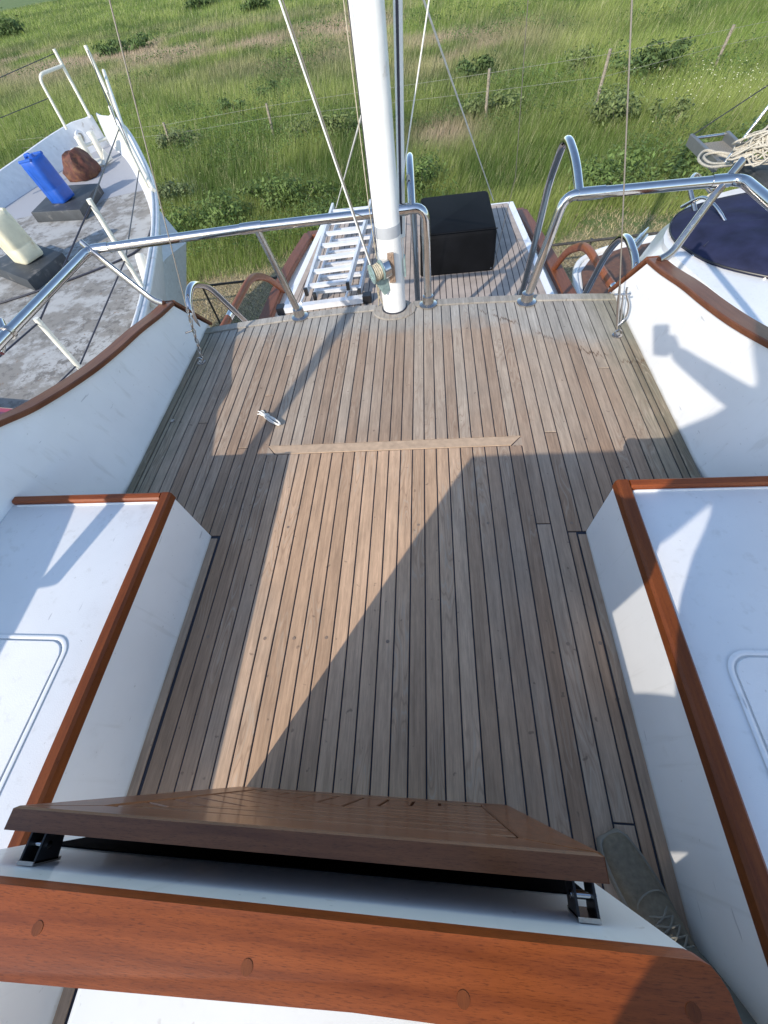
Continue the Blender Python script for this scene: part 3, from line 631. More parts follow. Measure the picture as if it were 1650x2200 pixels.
# ------------------------------------------------------------------ things on the yacht
bc = root('covered_box', (0.3, 4.88, AZ), 'large black vinyl covered box on the lower aft deck', 'box')
bx0, bx1, by0, by1, bz0, bz1 = -0.075, 0.675, 4.41, 5.36, AZ+0.002, -0.42
bm = bmesh.new(); n = 12; rings = []
per = rrect(bx0, bx1, by0, by1, 0.045, 4)
for lv, (h, ins) in enumerate(((0.0, -0.012), (0.03, -0.010), (0.2, -0.002), (0.335, 0.004), (0.362, 0.012), (0.376, 0.028), (0.38, 0.05))):
    cx_, cy_ = (bx0+bx1)/2, (by0+by1)/2; ring = []
    for i, (x, y) in enumerate(per):
        d = Vector((x-cx_, y-cy_, 0)).normalized()
        ring.append(bm.verts.new((x-d.x*ins+random.uniform(-.006, .006)*(lv < 4), y-d.y*ins+random.uniform(-.006, .006)*(lv < 4), bz0+h)))
    rings.append(ring)
for A, B in zip(rings, rings[1:]):
    for i in range(len(A)): bm.faces.new((A[i], A[(i+1) % len(A)], B[(i+1) % len(A)], B[i]))
bm.faces.new(rings[-1])
bm2('cover', bm, VINYL, bc, 35)
tube('hem_seam', [(bx0, by0-0.004, bz0+0.385), (bx1, by0-0.004, bz0+0.385)], 0.004, VINYL, bc, 6)
for px_ in (bx0+0.035, bx1-0.03): lathe('snap_stud', (px_, by0-0.011, bz0+0.025), (0, -1, 0), [(0, 0.009), (0.004, 0.007)], STEEL, bc, 10)

lad = root('folding_ladder', (-0.95, 4.9, AZ), 'folded aluminium ladder lying on the lower aft deck beside the mast', 'ladder')
def ladder_section(xl0, yl0, xl1, yl1, xr0, yr0, xr1, yr1, z0, z1, nr, dz):
    for (xa, ya, xb, yb) in ((xl0, yl0, xl1, yl1), (xr0, yr0, xr1, yr1)):
        prism('rail', [(xa-0.013, ya, z0), (xa+0.013, ya, z0), (xa+0.013, ya, z0+0.065), (xa-0.013, ya, z0+0.065)], (xb-xa, yb-ya, z1-z0), ALU, lad, 0.002)
        prism('end_cap', [(xa-0.016, ya-0.012, z0-0.003), (xa+0.016, ya-0.012, z0-0.003), (xa+0.016, ya-0.012, z0+0.069), (xa-0.016, ya-0.012, z0+0.069)], (0, 0.035, 0), BLACKP, lad, 0.003)
    for i in range(nr):
        t = (i+0.35)/nr; a = Vector((xl0+(xl1-xl0)*t+0.014, yl0+(yl1-yl0)*t, z0+(z1-z0)*t+0.03)); b = Vector((xr0+(xr1-xr0)*t-0.014, yr0+(yr1-yr0)*t, z0+(z1-z0)*t+0.03))
        prism('rung', [a+Vector((0, -0.018, 0.010)), a+Vector((0, 0.018, 0.018)), a+Vector((0, 0.018, 0.024)), a+Vector((0, -0.018, 0.016))], b-a, ALU, lad)
        prism('rung_web', [a+Vector((0, -0.016, -0.012)), a+Vector((0, 0.016, -0.012)), a+Vector((0, 0.014, 0.0095)), a+Vector((0, -0.014, 0.0095))], b-a, ALU, lad)
ladder_section(-1.21, 3.93, -1.135, 5.72, -0.79, 3.97, -0.665, 5.70, -0.64, -0.56, 7, 0)
ladder_section(-1.17, 4.05, -1.085, 5.80, -0.70, 4.05, -0.60, 5.85, -0.755, -0.69, 7, 0)
prism('stabiliser_bar', [(-1.50, 3.90, -0.79), (-1.50, 3.97, -0.79), (-1.50, 3.97, -0.735), (-1.50, 3.90, -0.735)], (0.84, 0.07, 0), ALU, lad, 0.003)
prism('bar_end', [(-1.56, 3.885, -0.797), (-1.56, 3.975, -0.797), (-1.56, 3.975, -0.725), (-1.56, 3.885, -0.725)], (0.075, 0.006, 0), BLACKP, lad, 0.005)
prism('bar_end', [(-0.665, 3.965, -0.797), (-0.665, 4.05, -0.797), (-0.665, 4.05, -0.72), (-0.665, 3.965, -0.72)], (0.085, 0.006, 0), BLACKP, lad, 0.005)
tube('strut', [(-1.31, 3.97, -0.73), (-1.20, 4.75, -0.68)], 0.012, ALU, lad, 8)
tube('strut', [(-0.84, 4.0, -0.73), (-0.79, 4.18, -0.66)], 0.012, ALU, lad, 8)

# small coil of white cord
bm = bmesh.new()
for i in range(5):
    o_ = random.uniform(-.008, .008)
    a, b = Vector((-0.872+o_, 1.525, 0.006+i*0.003)), Vector((-0.778+o_*0.7, 1.452-o_, 0.006+i*0.003)); d = (b-a).normalized(); s_ = Vector((-d.y, d.x, 0))
    add_tube(bm, spline([a, a.lerp(b, .5)+s_*(0.009+random.uniform(-.006, .007)), b+s_*0.007, b+d*0.006, b-s_*0.007, a.lerp(b, .5)-s_*(0.008+random.uniform(-.006, .007)), a-d*0.004], 5, True), 0.0034, 6, True)
add_tube(bm, [Vector((-0.855, 1.512, 0.013))+Vector((0.62*cos(a), 0.79*cos(a), sin(a)*0.9))*0.013 for a in [2*pi*k/12 for k in range(12)]], 0.0045, 6, True)
add_tube(bm, spline([(-0.865, 1.522, 0.012), (-0.89, 1.53, 0.006), (-0.905, 1.55, 0.005), (-0.895, 1.565, 0.005), (-0.88, 1.55, 0.006)], 5), 0.0034, 6)
for i in range(3): add_tube(bm, spline([(-0.868, 1.52, 0.012), (-0.885+random.uniform(-.012, .012), 1.54+random.uniform(-.01, .012), 0.008), (-0.905+random.uniform(-.02, .01), 1.545+random.uniform(-.01, .02), 0.004)], 4), 0.003, 6)
o = bm2('cord_hank', bm, ROPEW, None, 60); tag(o, 'small hank of white cord lying on the teak deck near the threshold', 'cord')

# ------------------------------------------------------------------ photographer and phone
per_ = root('person', (0.3, -0.5, 0.0), 'person in dark olive clothes and grey canvas shoes standing beside the helm console', 'person')
def skin_body(name, verts, edges, radii, mat, parent, rootv=0, sub=2):
    me = bpy.data.meshes.new(name); me.from_pydata([Vector(v) for v in verts], edges, []); o = link(name, me, mat, parent)
    md = o.modifiers.new('skin', 'SKIN'); md.use_smooth_shade = True
    for i, r_ in enumerate(radii): me.skin_vertices[0].data[i].radius = r_ if isinstance(r_, tuple) else (r_, r_)
    me.skin_vertices[0].data[rootv].use_root = True
    s = o.modifiers.new('sub', 'SUBSURF'); s.levels = sub; s.render_levels = sub
    return o
bv = [(0.25, -0.62, 0.90), (0.26, -0.64, 1.08), (0.28, -0.66, 1.28), (0.21, -0.62, 1.46), (0.17, -0.58, 1.55), (0.14, -0.55, 1.63), (0.13, -0.53, 1.71), (0.13, -0.54, 1.78),
      (0.38, -0.58, 0.80), (0.465, -0.45, 0.47), (0.535, -0.355, 0.10), (0.51, -0.30, 0.06),
      (0.27, -0.60, 0.78), (0.26, -0.49, 0.46), (0.27, -0.60, 0.10), (0.27, -0.54, 0.055),
      (0.36, -0.58, 1.44), (0.25, -0.34, 1.31), (0.10, -0.13, 1.345), (0.07, -0.085, 1.36),
      (0.06, -0.66, 1.42), (-0.07, -0.58, 1.16), (-0.01, -0.40, 0.99), (0.0, -0.35, 0.96)]
be = [(0, 1), (1, 2), (2, 3), (3, 4), (4, 5), (5, 6), (6, 7), (0, 8), (8, 9), (9, 10), (10, 11), (0, 12), (12, 13), (13, 14), (14, 15), (3, 16), (16, 17), (17, 18), (18, 19), (3, 20), (20, 21), (21, 22), (22, 23)]
br = [0.22, 0.215, 0.215, 0.13, 0.06, 0.075, 0.095, 0.07, 0.13, 0.085, 0.055, 0.04, 0.14, 0.10, 0.06, 0.04, 0.07, 0.055, 0.036, 0.03, 0.07, 0.055, 0.036, 0.03]
body = skin_body('body', bv, be, br, CLOTH, per_)
lathe('head_hair', (0.13, -0.56, 1.70), (0.0, -0.25, 1), [(0.0, 0.09), (0.05, 0.102), (0.10, 0.088), (0.135, 0.05), (0.145, 0.01)], HAIR, per_, 18, 80)
lathe('face', (0.135, -0.52, 1.61), (0.0, 0.1, 1), [(-0.01, 0.035), (0.02, 0.06), (0.07, 0.078), (0.12, 0.082), (0.15, 0.07)], SKIN, per_, 18, 80)
# hands gripping the phone
cm = Matrix.Translation((0, 0, CAMZ)) @ m3.to_4x4()
def cl(p): return tuple(cm @ Vector(p))
hv = [Vector(bv[19]), Vector(cl((0.064, -0.085, 0.045)))]; he = [(0, 1)]; hr = [0.026, (0.030, 0.020)]
for f in range(4):
    b0 = len(hv); hv += [Vector(cl((0.060, -0.055-f*0.020, 0.040))), Vector(cl((0.057, -0.050-f*0.020, 0.032))), Vector(cl((0.022, -0.046-f*0.021, 0.034)))]; he += [(1, b0), (b0, b0+1), (b0+1, b0+2)]; hr += [0.010, 0.009, 0.0075]
b0 = len(hv); hv += [Vector(cl((0.068, -0.065, 0.030))), Vector(cl((0.060, -0.045, 0.038))), Vector(cl((0.035, -0.040, 0.042)))]; he += [(1, b0), (b0, b0+1), (b0+1, b0+2)]; hr += [0.011, 0.010, 0.008]
skin_body('hand', hv, he, hr, SKIN, per_, 1, 1)
# the other hand hangs relaxed in front of the waist
wv = Vector(bv[23]); hv = [wv, wv+Vector((0.004, 0.045, -0.032))]; he = [(0, 1)]; hr = [0.026, (0.038, 0.016)]
for f in range(4):
    b0 = len(hv); ox = -0.033+f*0.021; L_ = (0.030, 0.036, 0.034, 0.026)[f]; c_ = hv[1]
    hv += [c_+Vector((ox, 0.030, -0.006)), c_+Vector((ox, 0.030+L_, -0.012)), c_+Vector((ox, 0.030+L_*1.5, -0.024))]; he += [(1, b0), (b0, b0+1), (b0+1, b0+2)]; hr += [0.010, 0.009, 0.0075]
b0 = len(hv); hv += [wv+Vector((0.045, 0.035, -0.036)), wv+Vector((0.058, 0.062, -0.040)), wv+Vector((0.058, 0.085, -0.044))]; he += [(1, b0), (b0, b0+1), (b0+1, b0+2)]; hr += [0.012, 0.010, 0.008]
skin_body('hand', hv, he, hr, SKIN, per_, 1, 1)
# shoe: lofted sections from toe to heel
def shoe(name, toe, heel, par):
    toe, heel = Vector(toe), Vector(heel); d = (heel-toe); L = d.length; d.normalize(); s_ = Vector((-d.y, d.x, 0))
    st = [(0.0, 0.024, 0.036), (0.018, 0.038, 0.050), (0.06, 0.045, 0.056), (0.12, 0.049, 0.066), (0.17, 0.045, 0.086), (0.21, 0.041, 0.105), (0.25, 0.038, 0.112), (0.28, 0.033, 0.112), (0.295, 0.022, 0.10)]
    bm = bmesh.new(); rg = []
    for t, hw, h in st:
        c = toe+d*(t*L/0.295); ring = []
        for k in range(16):
            a = pi*k/15; ring.append(bm.verts.new(c+s_*(hw*cos(a)*(1.0 if 0 < k < 15 else 1))+Vector((0, 0, 0.022+(h-0.022)*sin(a)**0.75))))
        rg.append(ring)
    for A, B in zip(rg, rg[1:]):
        for k in range(15): bm.faces.new((A[k], A[k+1], B[k+1], B[k]))
    bm.faces.new(rg[0]); bm.faces.new(rg[-1][::-1])
    o = bm2(name, bm, SHOE, par, 70); sb = o.modifiers.new('s', 'SUBSURF'); sb.levels = 1; sb.render_levels = 1
    out = []; 
    for sg in (1, -1):
        for t, hw, h in (st if sg > 0 else st[::-1]): out.append(toe+d*(t*L/0.295)+s_*sg*(hw+0.004))
    prism('sole', [(p.x, p.y, 0.003) for p in out], (0, 0, 0.026), SOLE, o, 0.005, 2, False, 50)
    for i, tt in enumerate((0.145, 0.16, 0.175, 0.19)):
        c = toe+d*(tt*L/0.295); hh = 0.080+i*0.008
        for sg in (-1, 1): tube('lace', spline([c+s_*0.024*sg+Vector((0, 0, hh-0.012)), c+d*0.008+Vector((0, 0, hh+0.002)), c+d*0.016-s_*0.024*sg+Vector((0, 0, hh-0.007))], 4), 0.0022, LACE, o, 6)
    pts = [toe+d*(0.13*L/0.295)+s_*(0.036*cos(a))+d*(-0.02*sin(a))+Vector((0, 0, 0.056+0.018*sin(a))) for a in [pi*k/8 for k in range(9)]]
    tube('seam', pts, 0.0018, LACE, o, 5)
    return o
shoe('shoe', (0.437, -0.118, 0), (0.56, -0.385, 0), per_); shoe('shoe', (0.27, -0.475, 0), (0.275, -0.765, 0), per_)
ph = root('phone', cl((0.012, -0.06, 0.03)), 'black smartphone held up in the hand of the person at the helm console', 'phone')
bm = bmesh.new(); add_prism(bm, [cl((x+0.012, y-0.052, 0.018)) for x, y in rrect(-0.037, 0.037, -0.075, 0.075, 0.01, 3)], m3 @ Vector((0, 0, 0.008)), 0.0015); bm2('phone_body', bm, BLACKP, ph)
lathe('lens', cl((0.0, 0.0, 0.013)), tuple(m3 @ Vector((0, 0, 1))), [(0, 0.007), (0.0045, 0.007)], BLACKP, ph, 14)


# ------------------------------------------------------------------ old steel boat on the left
LZ = -0.45
boat = root('steel_boat', (-4.6, 4.5, GZ), 'old white steel boat with flaking grey foredeck left of the yacht', 'boat')
star = [(-2.0, -0.5), (-2.30, 1.2), (-2.42, 2.1), (-2.58, 3.0), (-2.80, 3.8), (-3.16, 4.9), (-3.65, 6.05), (-4.35, 7.3), (-5.1, 8.5), (-5.87, 9.5)]
port = [(-6.12, 8.8), (-6.27, 7.8), (-6.40, 6.75), (-6.45, 5.2), (-6.4, 3.2), (-6.2, -0.5)]
starS = [Vector((x, y, 0)) for x, y in star]; starS = spline(starS, 4); portS = spline([Vector((-5.87, 9.5, 0))]+[Vector((x, y, 0)) for x, y in port], 4)[1:]
outl = [(p.x, p.y) for p in starS]+[(p.x, p.y) for p in portS]
slab('deck', outl, LZ-0.05, LZ, DECKP, boat)
def btop(y): return LZ+0.17+0.23*max(0.0, (y-3.0)/6.5)**1.5
def bul(name, path, outw):
    bm = bmesh.new(); rg = []
    for i, p in enumerate(path):
        d = (path[min(i+1, len(path)-1)]-path[max(i-1, 0)]).normalized(); n_ = Vector((d.y, -d.x, 0))*outw
        h = btop(p.y); fl = (h-LZ)*0.55*(1 if outw else 0)
        if p.y > 9.3: fl *= 0.2
        a = Vector((p.x, p.y, LZ)); t_ = Vector((p.x, p.y, h))+n_*fl
        rg.append([bm.verts.new(v) for v in (a+n_*0.0, t_, t_+n_*0.035+Vector((0, 0, 0.004)), a+n_*0.05-Vector((0, 0, 0.1)), a-n_*(0.45+0.35*min(1.0, max(0.0, (p.y-2)/5)))-Vector((0, 0, 1.6)), Vector((-4.3-0.19*p.y, p.y*0.95, GZ+0.3)))])
    for A, B in zip(rg, rg[1:]):
        for k in range(5): bm.faces.new((A[k], A[k+1], B[k+1], B[k]))
    return bm2(name, bm, BOATW, boat, 30)
bul('bulwark', starS, 1.0); bul('bulwark', [Vector((-5.87, 9.5, 0))]+portS, 1.0)
tops = []
for i, p in enumerate(starS):
    d = (starS[min(i+1, len(starS)-1)]-starS[max(i-1, 0)]).normalized(); n_ = Vector((d.y, -d.x, 0)); h = btop(p.y); fl = (h-LZ)*0.55*(0.2 if p.y > 9.3 else 1)
    tops.append(Vector((p.x, p.y, h))+n_*(fl+0.02))
tube('rubbing_rail', [t_+Vector((0.03, 0, -0.03)) for t_ in tops], 0.028, BOATW, boat, 10)
tube('bulwark_edge', tops, 0.016, BOATW, boat, 8)
# stanchions (slim cream posts) and their wires
stan = [((-2.85, 2.62, LZ), 0.50), ((-2.63, 3.62, LZ), 0.86), ((-3.50, 6.0, LZ+0.02), 0.80)]
tp = []
for (b_, h) in stan:
    s_ = tube('stanchion', [b_, (b_[0], b_[1], b_[2]+h)], 0.021, CREAM, boat, 12); lathe('stanchion_foot', b_, (0, 0, 1), [(0, 0.04), (0.02, 0.035), (0.05, 0.025)], CREAM, s_, 12)
    tp.append(Vector((b_[0], b_[1], b_[2]+h-0.03)))
p1 = tube('pulpit_post', [(-5.9, 9.42, -0.06), (-5.90, 9.42, 0.74)], 0.026, CREAM, boat, 12)
tube('pulpit_loop', fillet([(-6.12, 8.93, -0.08), (-6.10, 8.95, 0.55), (-5.90, 9.40, 0.56)], 0.12), 0.022, CREAM, boat, 12)
p2 = tube('pulpit_post', [(-4.66, 8.15, -0.1), (-4.72, 8.30, 0.80)], 0.026, CREAM, boat, 12)
p3 = tube('pulpit_rail', [(-3.36, 5.86, -0.20), (-4.02, 6.98, 0.08), (-4.77, 8.55, 0.52)], 0.024, CREAM, boat, 12)
tube('pulpit_rail', [(-6.42, 6.9, -0.15), (-6.40, 6.9, 0.35)], 0.022, CREAM, boat, 10)
for a, b in ((tp[0], tp[1]), (tp[1], tp[2]), (tp[2], Vector((-4.72, 8.3, 0.76)))): tube('guard_wire', [a, b], 0.006, DARKW, boat, 6)
for a, b in (((-2.85, 2.62, LZ+0.08), (-2.63, 3.62, LZ+0.42)), ((-2.63, 3.62, LZ+0.42), (-3.50, 6.0, LZ+0.42)), ((-3.50, 6.0, LZ+0.42), (-4.69, 8.22, 0.35))): tube('guard_wire', [a, b], 0.006, DARKW, boat, 6)
tube('guard_wire', [tp[0], (-3.2, 1.0, LZ+0.45)], 0.006, DARKW, boat, 6); tube('guard_wire', [(-2.85, 2.62, LZ+0.1), (-3.2, 1.0, LZ+0.1)], 0.006, DARKW, boat, 6)
tube('guard_wire', [(-5.9, 9.42, 0.70), (-9.0, 6.0, 0.30)], 0.005, DARKW, boat, 6); tube('guard_wire', [(-6.11, 8.94, 0.30), (-9.0, 5.0, 0.1)], 0.005, DARKW, boat, 6)
tube('slack_rope', spline([(-3.5, 6.0, LZ+0.10), (-3.42, 5.6, LZ+0.02), (-3.3, 5.0, LZ+0.012), (-3.5, 4.6, LZ+0.012), (-4.4, 4.0, LZ+0.012), (-5.6, 3.5, LZ+0.012)], 6), 0.010, DARKW, boat, 6)
# double bollard with crossbar
bo = box('bollard', -5.72, -5.38, 8.18, 8.60, LZ+0.001, LZ+0.03, CREAM, boat, 0.006)
for bx_, by_ in ((-5.60, 8.33), (-5.45, 8.48)): tube('bollard_post', [(bx_, by_, LZ+0.02), (bx_, by_, LZ+0.36)], 0.052, CREAM, bo, 16); lathe('bollard_cap', (bx_, by_, LZ+0.36), (0, 0, 1), [(0, 0.058), (0.02, 0.056), (0.03, 0.03)], CREAM, bo, 16)
tube('bollard_bar', [(-5.74, 8.19, LZ+0.25), (-5.31, 8.62, LZ+0.25)], 0.022, CREAM, bo, 10)
prism('bollard_bracket', [(-5.36, 8.16, LZ+0.03), (-5.28, 8.16, LZ+0.03), (-5.28, 8.42, LZ+0.03), (-5.36, 8.42, LZ+0.17)], (0.02, 0, 0), CREAM, bo)
an = prism('anchor_plate', [(-5.35, 8.75, LZ+0.05), (-5.05, 8.75, LZ+0.05), (-5.25, 9.05, LZ+0.42), (-5.33, 9.05, LZ+0.42)], (0.0, 0.03, 0.02), CREAM, boat, 0.006)
tube('anchor_stock', [(-5.18, 8.76, LZ+0.05), (-5.35, 9.25, LZ+0.50)], 0.03, CREAM, an, 10)
lathe('hawse_ring', (-6.03, 9.02, -0.22), (0.95, -0.28, -0.1), [(0, 0.10), (0.02, 0.10), (0.03, 0.085), (0.03, 0.065), (0.0, 0.06)], BOATW, boat, 20)
lathe('hawse_hole', (-6.03, 9.02, -0.22), (0.95, -0.28, -0.1), [(0.004, 0.061), (0.016, 0.060)], POST, boat, 20)
# red coaming of the wheelhouse
prism('wheelhouse', [(-2.72, 2.02, LZ), (-4.2, 2.26, LZ), (-6.0, 2.26, LZ), (-6.0, -2.5, LZ), (-2.62, -2.5, LZ)], (0, 0, 0.16), REDP, boat, 0.02, 2)
prism('wheelhouse_plinth', [(-2.68, 2.07, LZ+0.001), (-4.2, 2.32, LZ+0.001), (-6.04, 2.32, LZ+0.001), (-6.04, -2.5, LZ+0.001), (-2.58, -2.5, LZ+0.001)], (0, 0, 0.03), BOATW, boat)
prism('wheelhouse_roof', [(-2.80, 1.9, LZ+0.16), (-4.2, 2.12, LZ+0.16), (-5.9, 2.12, LZ+0.16), (-5.9, -2.5, LZ+0.16), (-2.70, -2.5, LZ+0.16)], (0, 0, 0.06), CREAM, boat, 0.02, 2)
tube('deck_pipe', [(-2.86, 4.05, LZ), (-2.95, 4.3, LZ+0.16)], 0.05, CREAM, boat, 14)
# hatch covers
def hatch(pts, dz, label):
    h = slab('hatch_cover', pts, LZ+0.001, LZ+dz, HATCH, boat, 0.012, 2, 40); h['label'] = label; return h
hatch([(-5.36, 6.10), (-4.56, 5.98), (-4.74, 6.93), (-5.50, 7.06)], 0.12, 'dark grey hatch cover under the blue canister')
hatch([(-5.02, 4.62), (-4.22, 4.14), (-4.12, 4.72), (-4.82, 5.15)], 0.12, 'dark grey hatch cover under the milky canister')

def canister(name, c, rot, w_, d_, h, mat, label, tilt=(0, 0)):
    rt = root(name, c, label, 'canister')
    M = Matrix.Translation(c) @ Matrix.Rotation(rot, 4, 'Z') @ Matrix.Rotation(tilt[0], 4, 'X') @ Matrix.Rotation(tilt[1], 4, 'Y')
    bm = bmesh.new(); rg = []
    for z, s_, r_ in ((0.0, 0.93, 0.05), (0.012, 0.98, 0.055), (0.03, 1.0, 0.06), (h*0.30, 1.0, 0.06), (h*0.315, 0.985, 0.06), (h*0.33, 1.0, 0.06), (h*0.82, 1.0, 0.06), (h*0.90, 0.97, 0.06), (h*0.94, 0.90, 0.055), (h*0.955, 0.80, 0.05)):
        rg.append([bm.verts.new(M @ Vector((x, y, z))) for x, y in rrect(-w_/2*s_, w_/2*s_, -d_/2*s_, d_/2*s_, r_*s_, 4)])
    for A, B in zip(rg, rg[1:]):
        for k in range(len(A)): bm.faces.new((A[k], A[(k+1) % len(A)], B[(k+1) % len(A)], B[k]))
    bm.faces.new(rg[0][::-1]); bm.faces.new(rg[-1])
    bm2('can_body', bm, mat, rt, 50)
    # moulded shoulders and grip
    hp = [M @ Vector(v) for v in ((-w_*0.30, 0, h*0.95), (-w_*0.26, 0, h*1.0), (w_*0.05, 0, h*1.01), (w_*0.10, 0, h*0.95))]
    tube('grip', fillet(hp, 0.04), 0.020, mat, rt, 10)
    for sg in (-1, 1): tube('shoulder_rib', [M @ Vector((-w_*0.42, sg*d_*0.40, h*0.945)), M @ Vector((w_*0.42, sg*d_*0.40, h*0.945))], 0.018, mat, rt, 8)
    ax = (M.to_3x3() @ Vector((0, 0, 1)))
    lathe('screw_cap', M @ Vector((w_*0.30, -d_*0.12, h*0.955)), ax, [(-0.01, 0.034), (0.03, 0.033), (0.034, 0.026)], mat, rt, 16)
    tube('mould_seam', [M @ Vector((x, -d_/2-0.0005, z)) for x, z in ((-w_*0.1, 0.05), (-w_*0.1, h*0.8))], 0.003, mat, rt, 6)
    return rt
canister('canister', (-5.02, 6.42, LZ+0.122), radians(-18), 0.30, 0.25, 0.50, BLUEP, 'tall bright blue plastic canister standing on a dark hatch cover', (0.10, -0.10))
canister('canister', (-4.50, 4.66, LZ+0.122), radians(-28), 0.33, 0.26, 0.46, MILKP, 'milky yellowed plastic canister with rusty stains near the left picture edge', (0.06, -0.08))
# rust brown canvas over the windlass
bm = bmesh.new(); bmesh.ops.create_icosphere(bm, subdivisions=3, radius=1.0)
for v in bm.verts:
    q = v.co.copy(); z = max(q.z, -0.55)
    k_ = 1+0.10*sin(5*q.x+2*q.z)+0.08*sin(7*q.y+q.x*4)+0.05*random.uniform(-1, 1)
    sx_ = 0.19+0.05*(z < 0.2)
    v.co = Vector((-5.47+math.copysign(abs(q.x)**0.7, q.x)*sx_*k_, 7.78+math.copysign(abs(q.y)**0.7, q.y)*0.24*k_, LZ+0.001+(z+0.55)*0.215*(1+0.08*sin(9*q.x))))
o = bm2('windlass_cover', bm, RUST, None, 55); tag(o, 'crumpled rust brown canvas cover behind the blue canister', 'cover')

# ------------------------------------------------------------------ white boat on the right
rb = root('cabin_boat', (3.2, 4.0, GZ), 'white cabin boat with navy canvas cover and teak stern platform right of the yacht', 'boat')
# hull and stern platform
plo = [(1.79, 4.55), (1.80, 5.0), (1.87, 5.45), (2.05, 5.75), (2.5, 5.98), (3.1, 6.1), (3.9, 6.0), (4.5, 5.6), (4.8, 4.5), (4.8, -1.5), (1.85, -1.5)]
slab('hull', [(x, y) for x, y in plo], GZ+0.6, -1.43, GELD, rb, 0.02, 2)
rim = spline([(x, y, -1.42) for x, y in plo[:8]], 5); tube('platform_rim', rim, 0.035, GELD, rb, 10)
inner = [(1.86, 4.2), (1.87, 5.0), (1.93, 5.4), (2.1, 5.68), (2.55, 5.88), (3.1, 5.98), (3.4, 5.95), (3.4, 4.2)]
slab('platform_caulking', inner, -1.432, -1.412, CAULK, rb)
for i in range(-2, 16):
    q = clip(clip(inner, -0.93, -0.36, -(1.6+i*0.115+1.75)+0.004), 0.93, 0.36, 1.6+(i+1)*0.115+1.75-0.004)
    if len(q) > 2 and area(q) > 0.003: slab('platform_plank', q, -1.411, -1.402, BTEAK, rb)
# cabin: loft of outlines rising from the platform to the coaming
L0 = [(1.95, 4.35), (2.30, 4.92), (2.62, 5.42), (2.95, 5.72), (3.5, 5.85), (4.2, 5.6), (4.6, 4.6), (4.6, 0.6), (2.05, 0.6), (1.88, 2.6), (1.88, 3.6)]
L1 = [(2.02, 4.26), (2.34, 4.80), (2.62, 5.18), (2.95, 5.40), (3.45, 5.55), (4.1, 5.3), (4.45, 4.4), (4.45, 0.7), (2.20, 0.7), (2.00, 2.6), (1.95, 3.6)]
L2 = [(2.20, 4.25), (2.42, 4.68), (2.64, 4.95), (2.95, 5.14), (3.40, 5.25), (3.9, 5.05), (4.2, 4.3), (4.2, 0.9), (2.50, 0.9), (2.45, 2.6), (2.28, 3.6)]
bm = bmesh.new(); rg = []
for ol, z in ((L0, -1.43), (L0, -1.25), (L1, -0.95), (L1, -0.88), (L2, -0.67), (L2, -0.62)):
    sm = spline([(x, y, 0) for x, y in ol], 4, True); rg.append([bm.verts.new((p.x, p.y, z)) for p in sm])
for A, B in zip(rg, rg[1:]):
    for k in range(len(A)): bm.faces.new((A[k], A[(k+1) % len(A)], B[(k+1) % len(A)], B[k]))
bm.faces.new(rg[-1]); bm2('cabin', bm, GELD, rb, 35)
# navy canvas cover: shallow dome with rolled hem
co = [(2.29, 4.36), (2.31, 4.14), (2.44, 3.80), (2.74, 3.52), (3.2, 3.25), (3.9, 3.1), (4.1, 3.8), (4.0, 4.6), (3.5, 5.02), (3.0, 5.00), (2.58, 4.84), (2.38, 4.62)]
cs = spline([(x, y, 0) for x, y in co], 4, True); bm = bmesh.new(); rg = []; cc = Vector((3.2, 4.15, 0))
for f_, z in ((1.0, -0.655), (1.0, -0.60), (0.97, -0.575), (0.80, -0.53), (0.55, -0.495), (0.25, -0.475)): rg.append([bm.verts.new((cc.x+(p.x-cc.x)*f_, cc.y+(p.y-cc.y)*f_, z+(0.006*sin(k*0.9) if 0 < f_ < 0.95 else 0))) for k, p in enumerate(cs)])
for A, B in zip(rg, rg[1:]):
    for k in range(len(A)): bm.faces.new((A[k], A[(k+1) % len(A)], B[(k+1) % len(A)], B[k]))
bm.faces.new(rg[-1]); cv_ = bm2('canvas_cover', bm, NAVY, rb, 45)
tube('hem_cord', [Vector((cc.x+(p.x-cc.x)*1.008, cc.y+(p.y-cc.y)*1.008, -0.60)) for p in cs], 0.007, BLACKP, cv_, 6, True)
for k in range(0, len(cs), 6): lathe('cover_stud', (cc.x+(cs[k].x-cc.x)*1.005, cc.y+(cs[k].y-cc.y)*1.005, -0.615), ((cs[k]-cc).normalized()), [(0, 0.012), (0.008, 0.009)], STEEL, cv_, 8)
tube('cover_seam', [(2.42, 4.0, -0.556), (2.75, 4.35, -0.512), (3.2, 4.75, -0.53)], 0.004, DARKW, cv_, 6)
# hoop handrail, cleat, stern pole
tube('grab_hoop', fillet([(2.58, 4.66, -0.56), (2.52, 4.90, -0.40), (2.66, 5.12, -0.40), (2.92, 5.15, -0.60)], 0.1), 0.020, STEELD, rb, 10)
tube('grab_hoop', fillet([(2.70, 4.30, -0.53), (2.62, 4.42, -0.44), (2.58, 4.66, -0.42), (2.50, 4.80, -0.56)], 0.1), 0.014, STEEL, rb, 10)
clb = prism('cleat', [(2.16, 4.86, -0.93), (2.23, 4.80, -0.93), (2.43, 5.10, -0.93), (2.36, 5.15, -0.93)], (0, 0, 0.02), STEEL, rb, 0.005)
tube('cleat_horn', [(2.17, 4.80, -0.88), (2.30, 4.98, -0.87), (2.43, 5.16, -0.88)], [0.012, 0.02, 0.012], STEEL, clb, 10)
sp_ = tube('flag_pole', [(3.30, 5.86, -0.64), (3.67, 5.98, 0.10)], 0.017, STEEL, rb, 12)
lathe('pole_cap', (3.67, 5.98, 0.10), (0.45, 0.15, 0.9), [(0, 0.022), (0.02, 0.02), (0.03, 0.01)], BLACKP, sp_, 10)
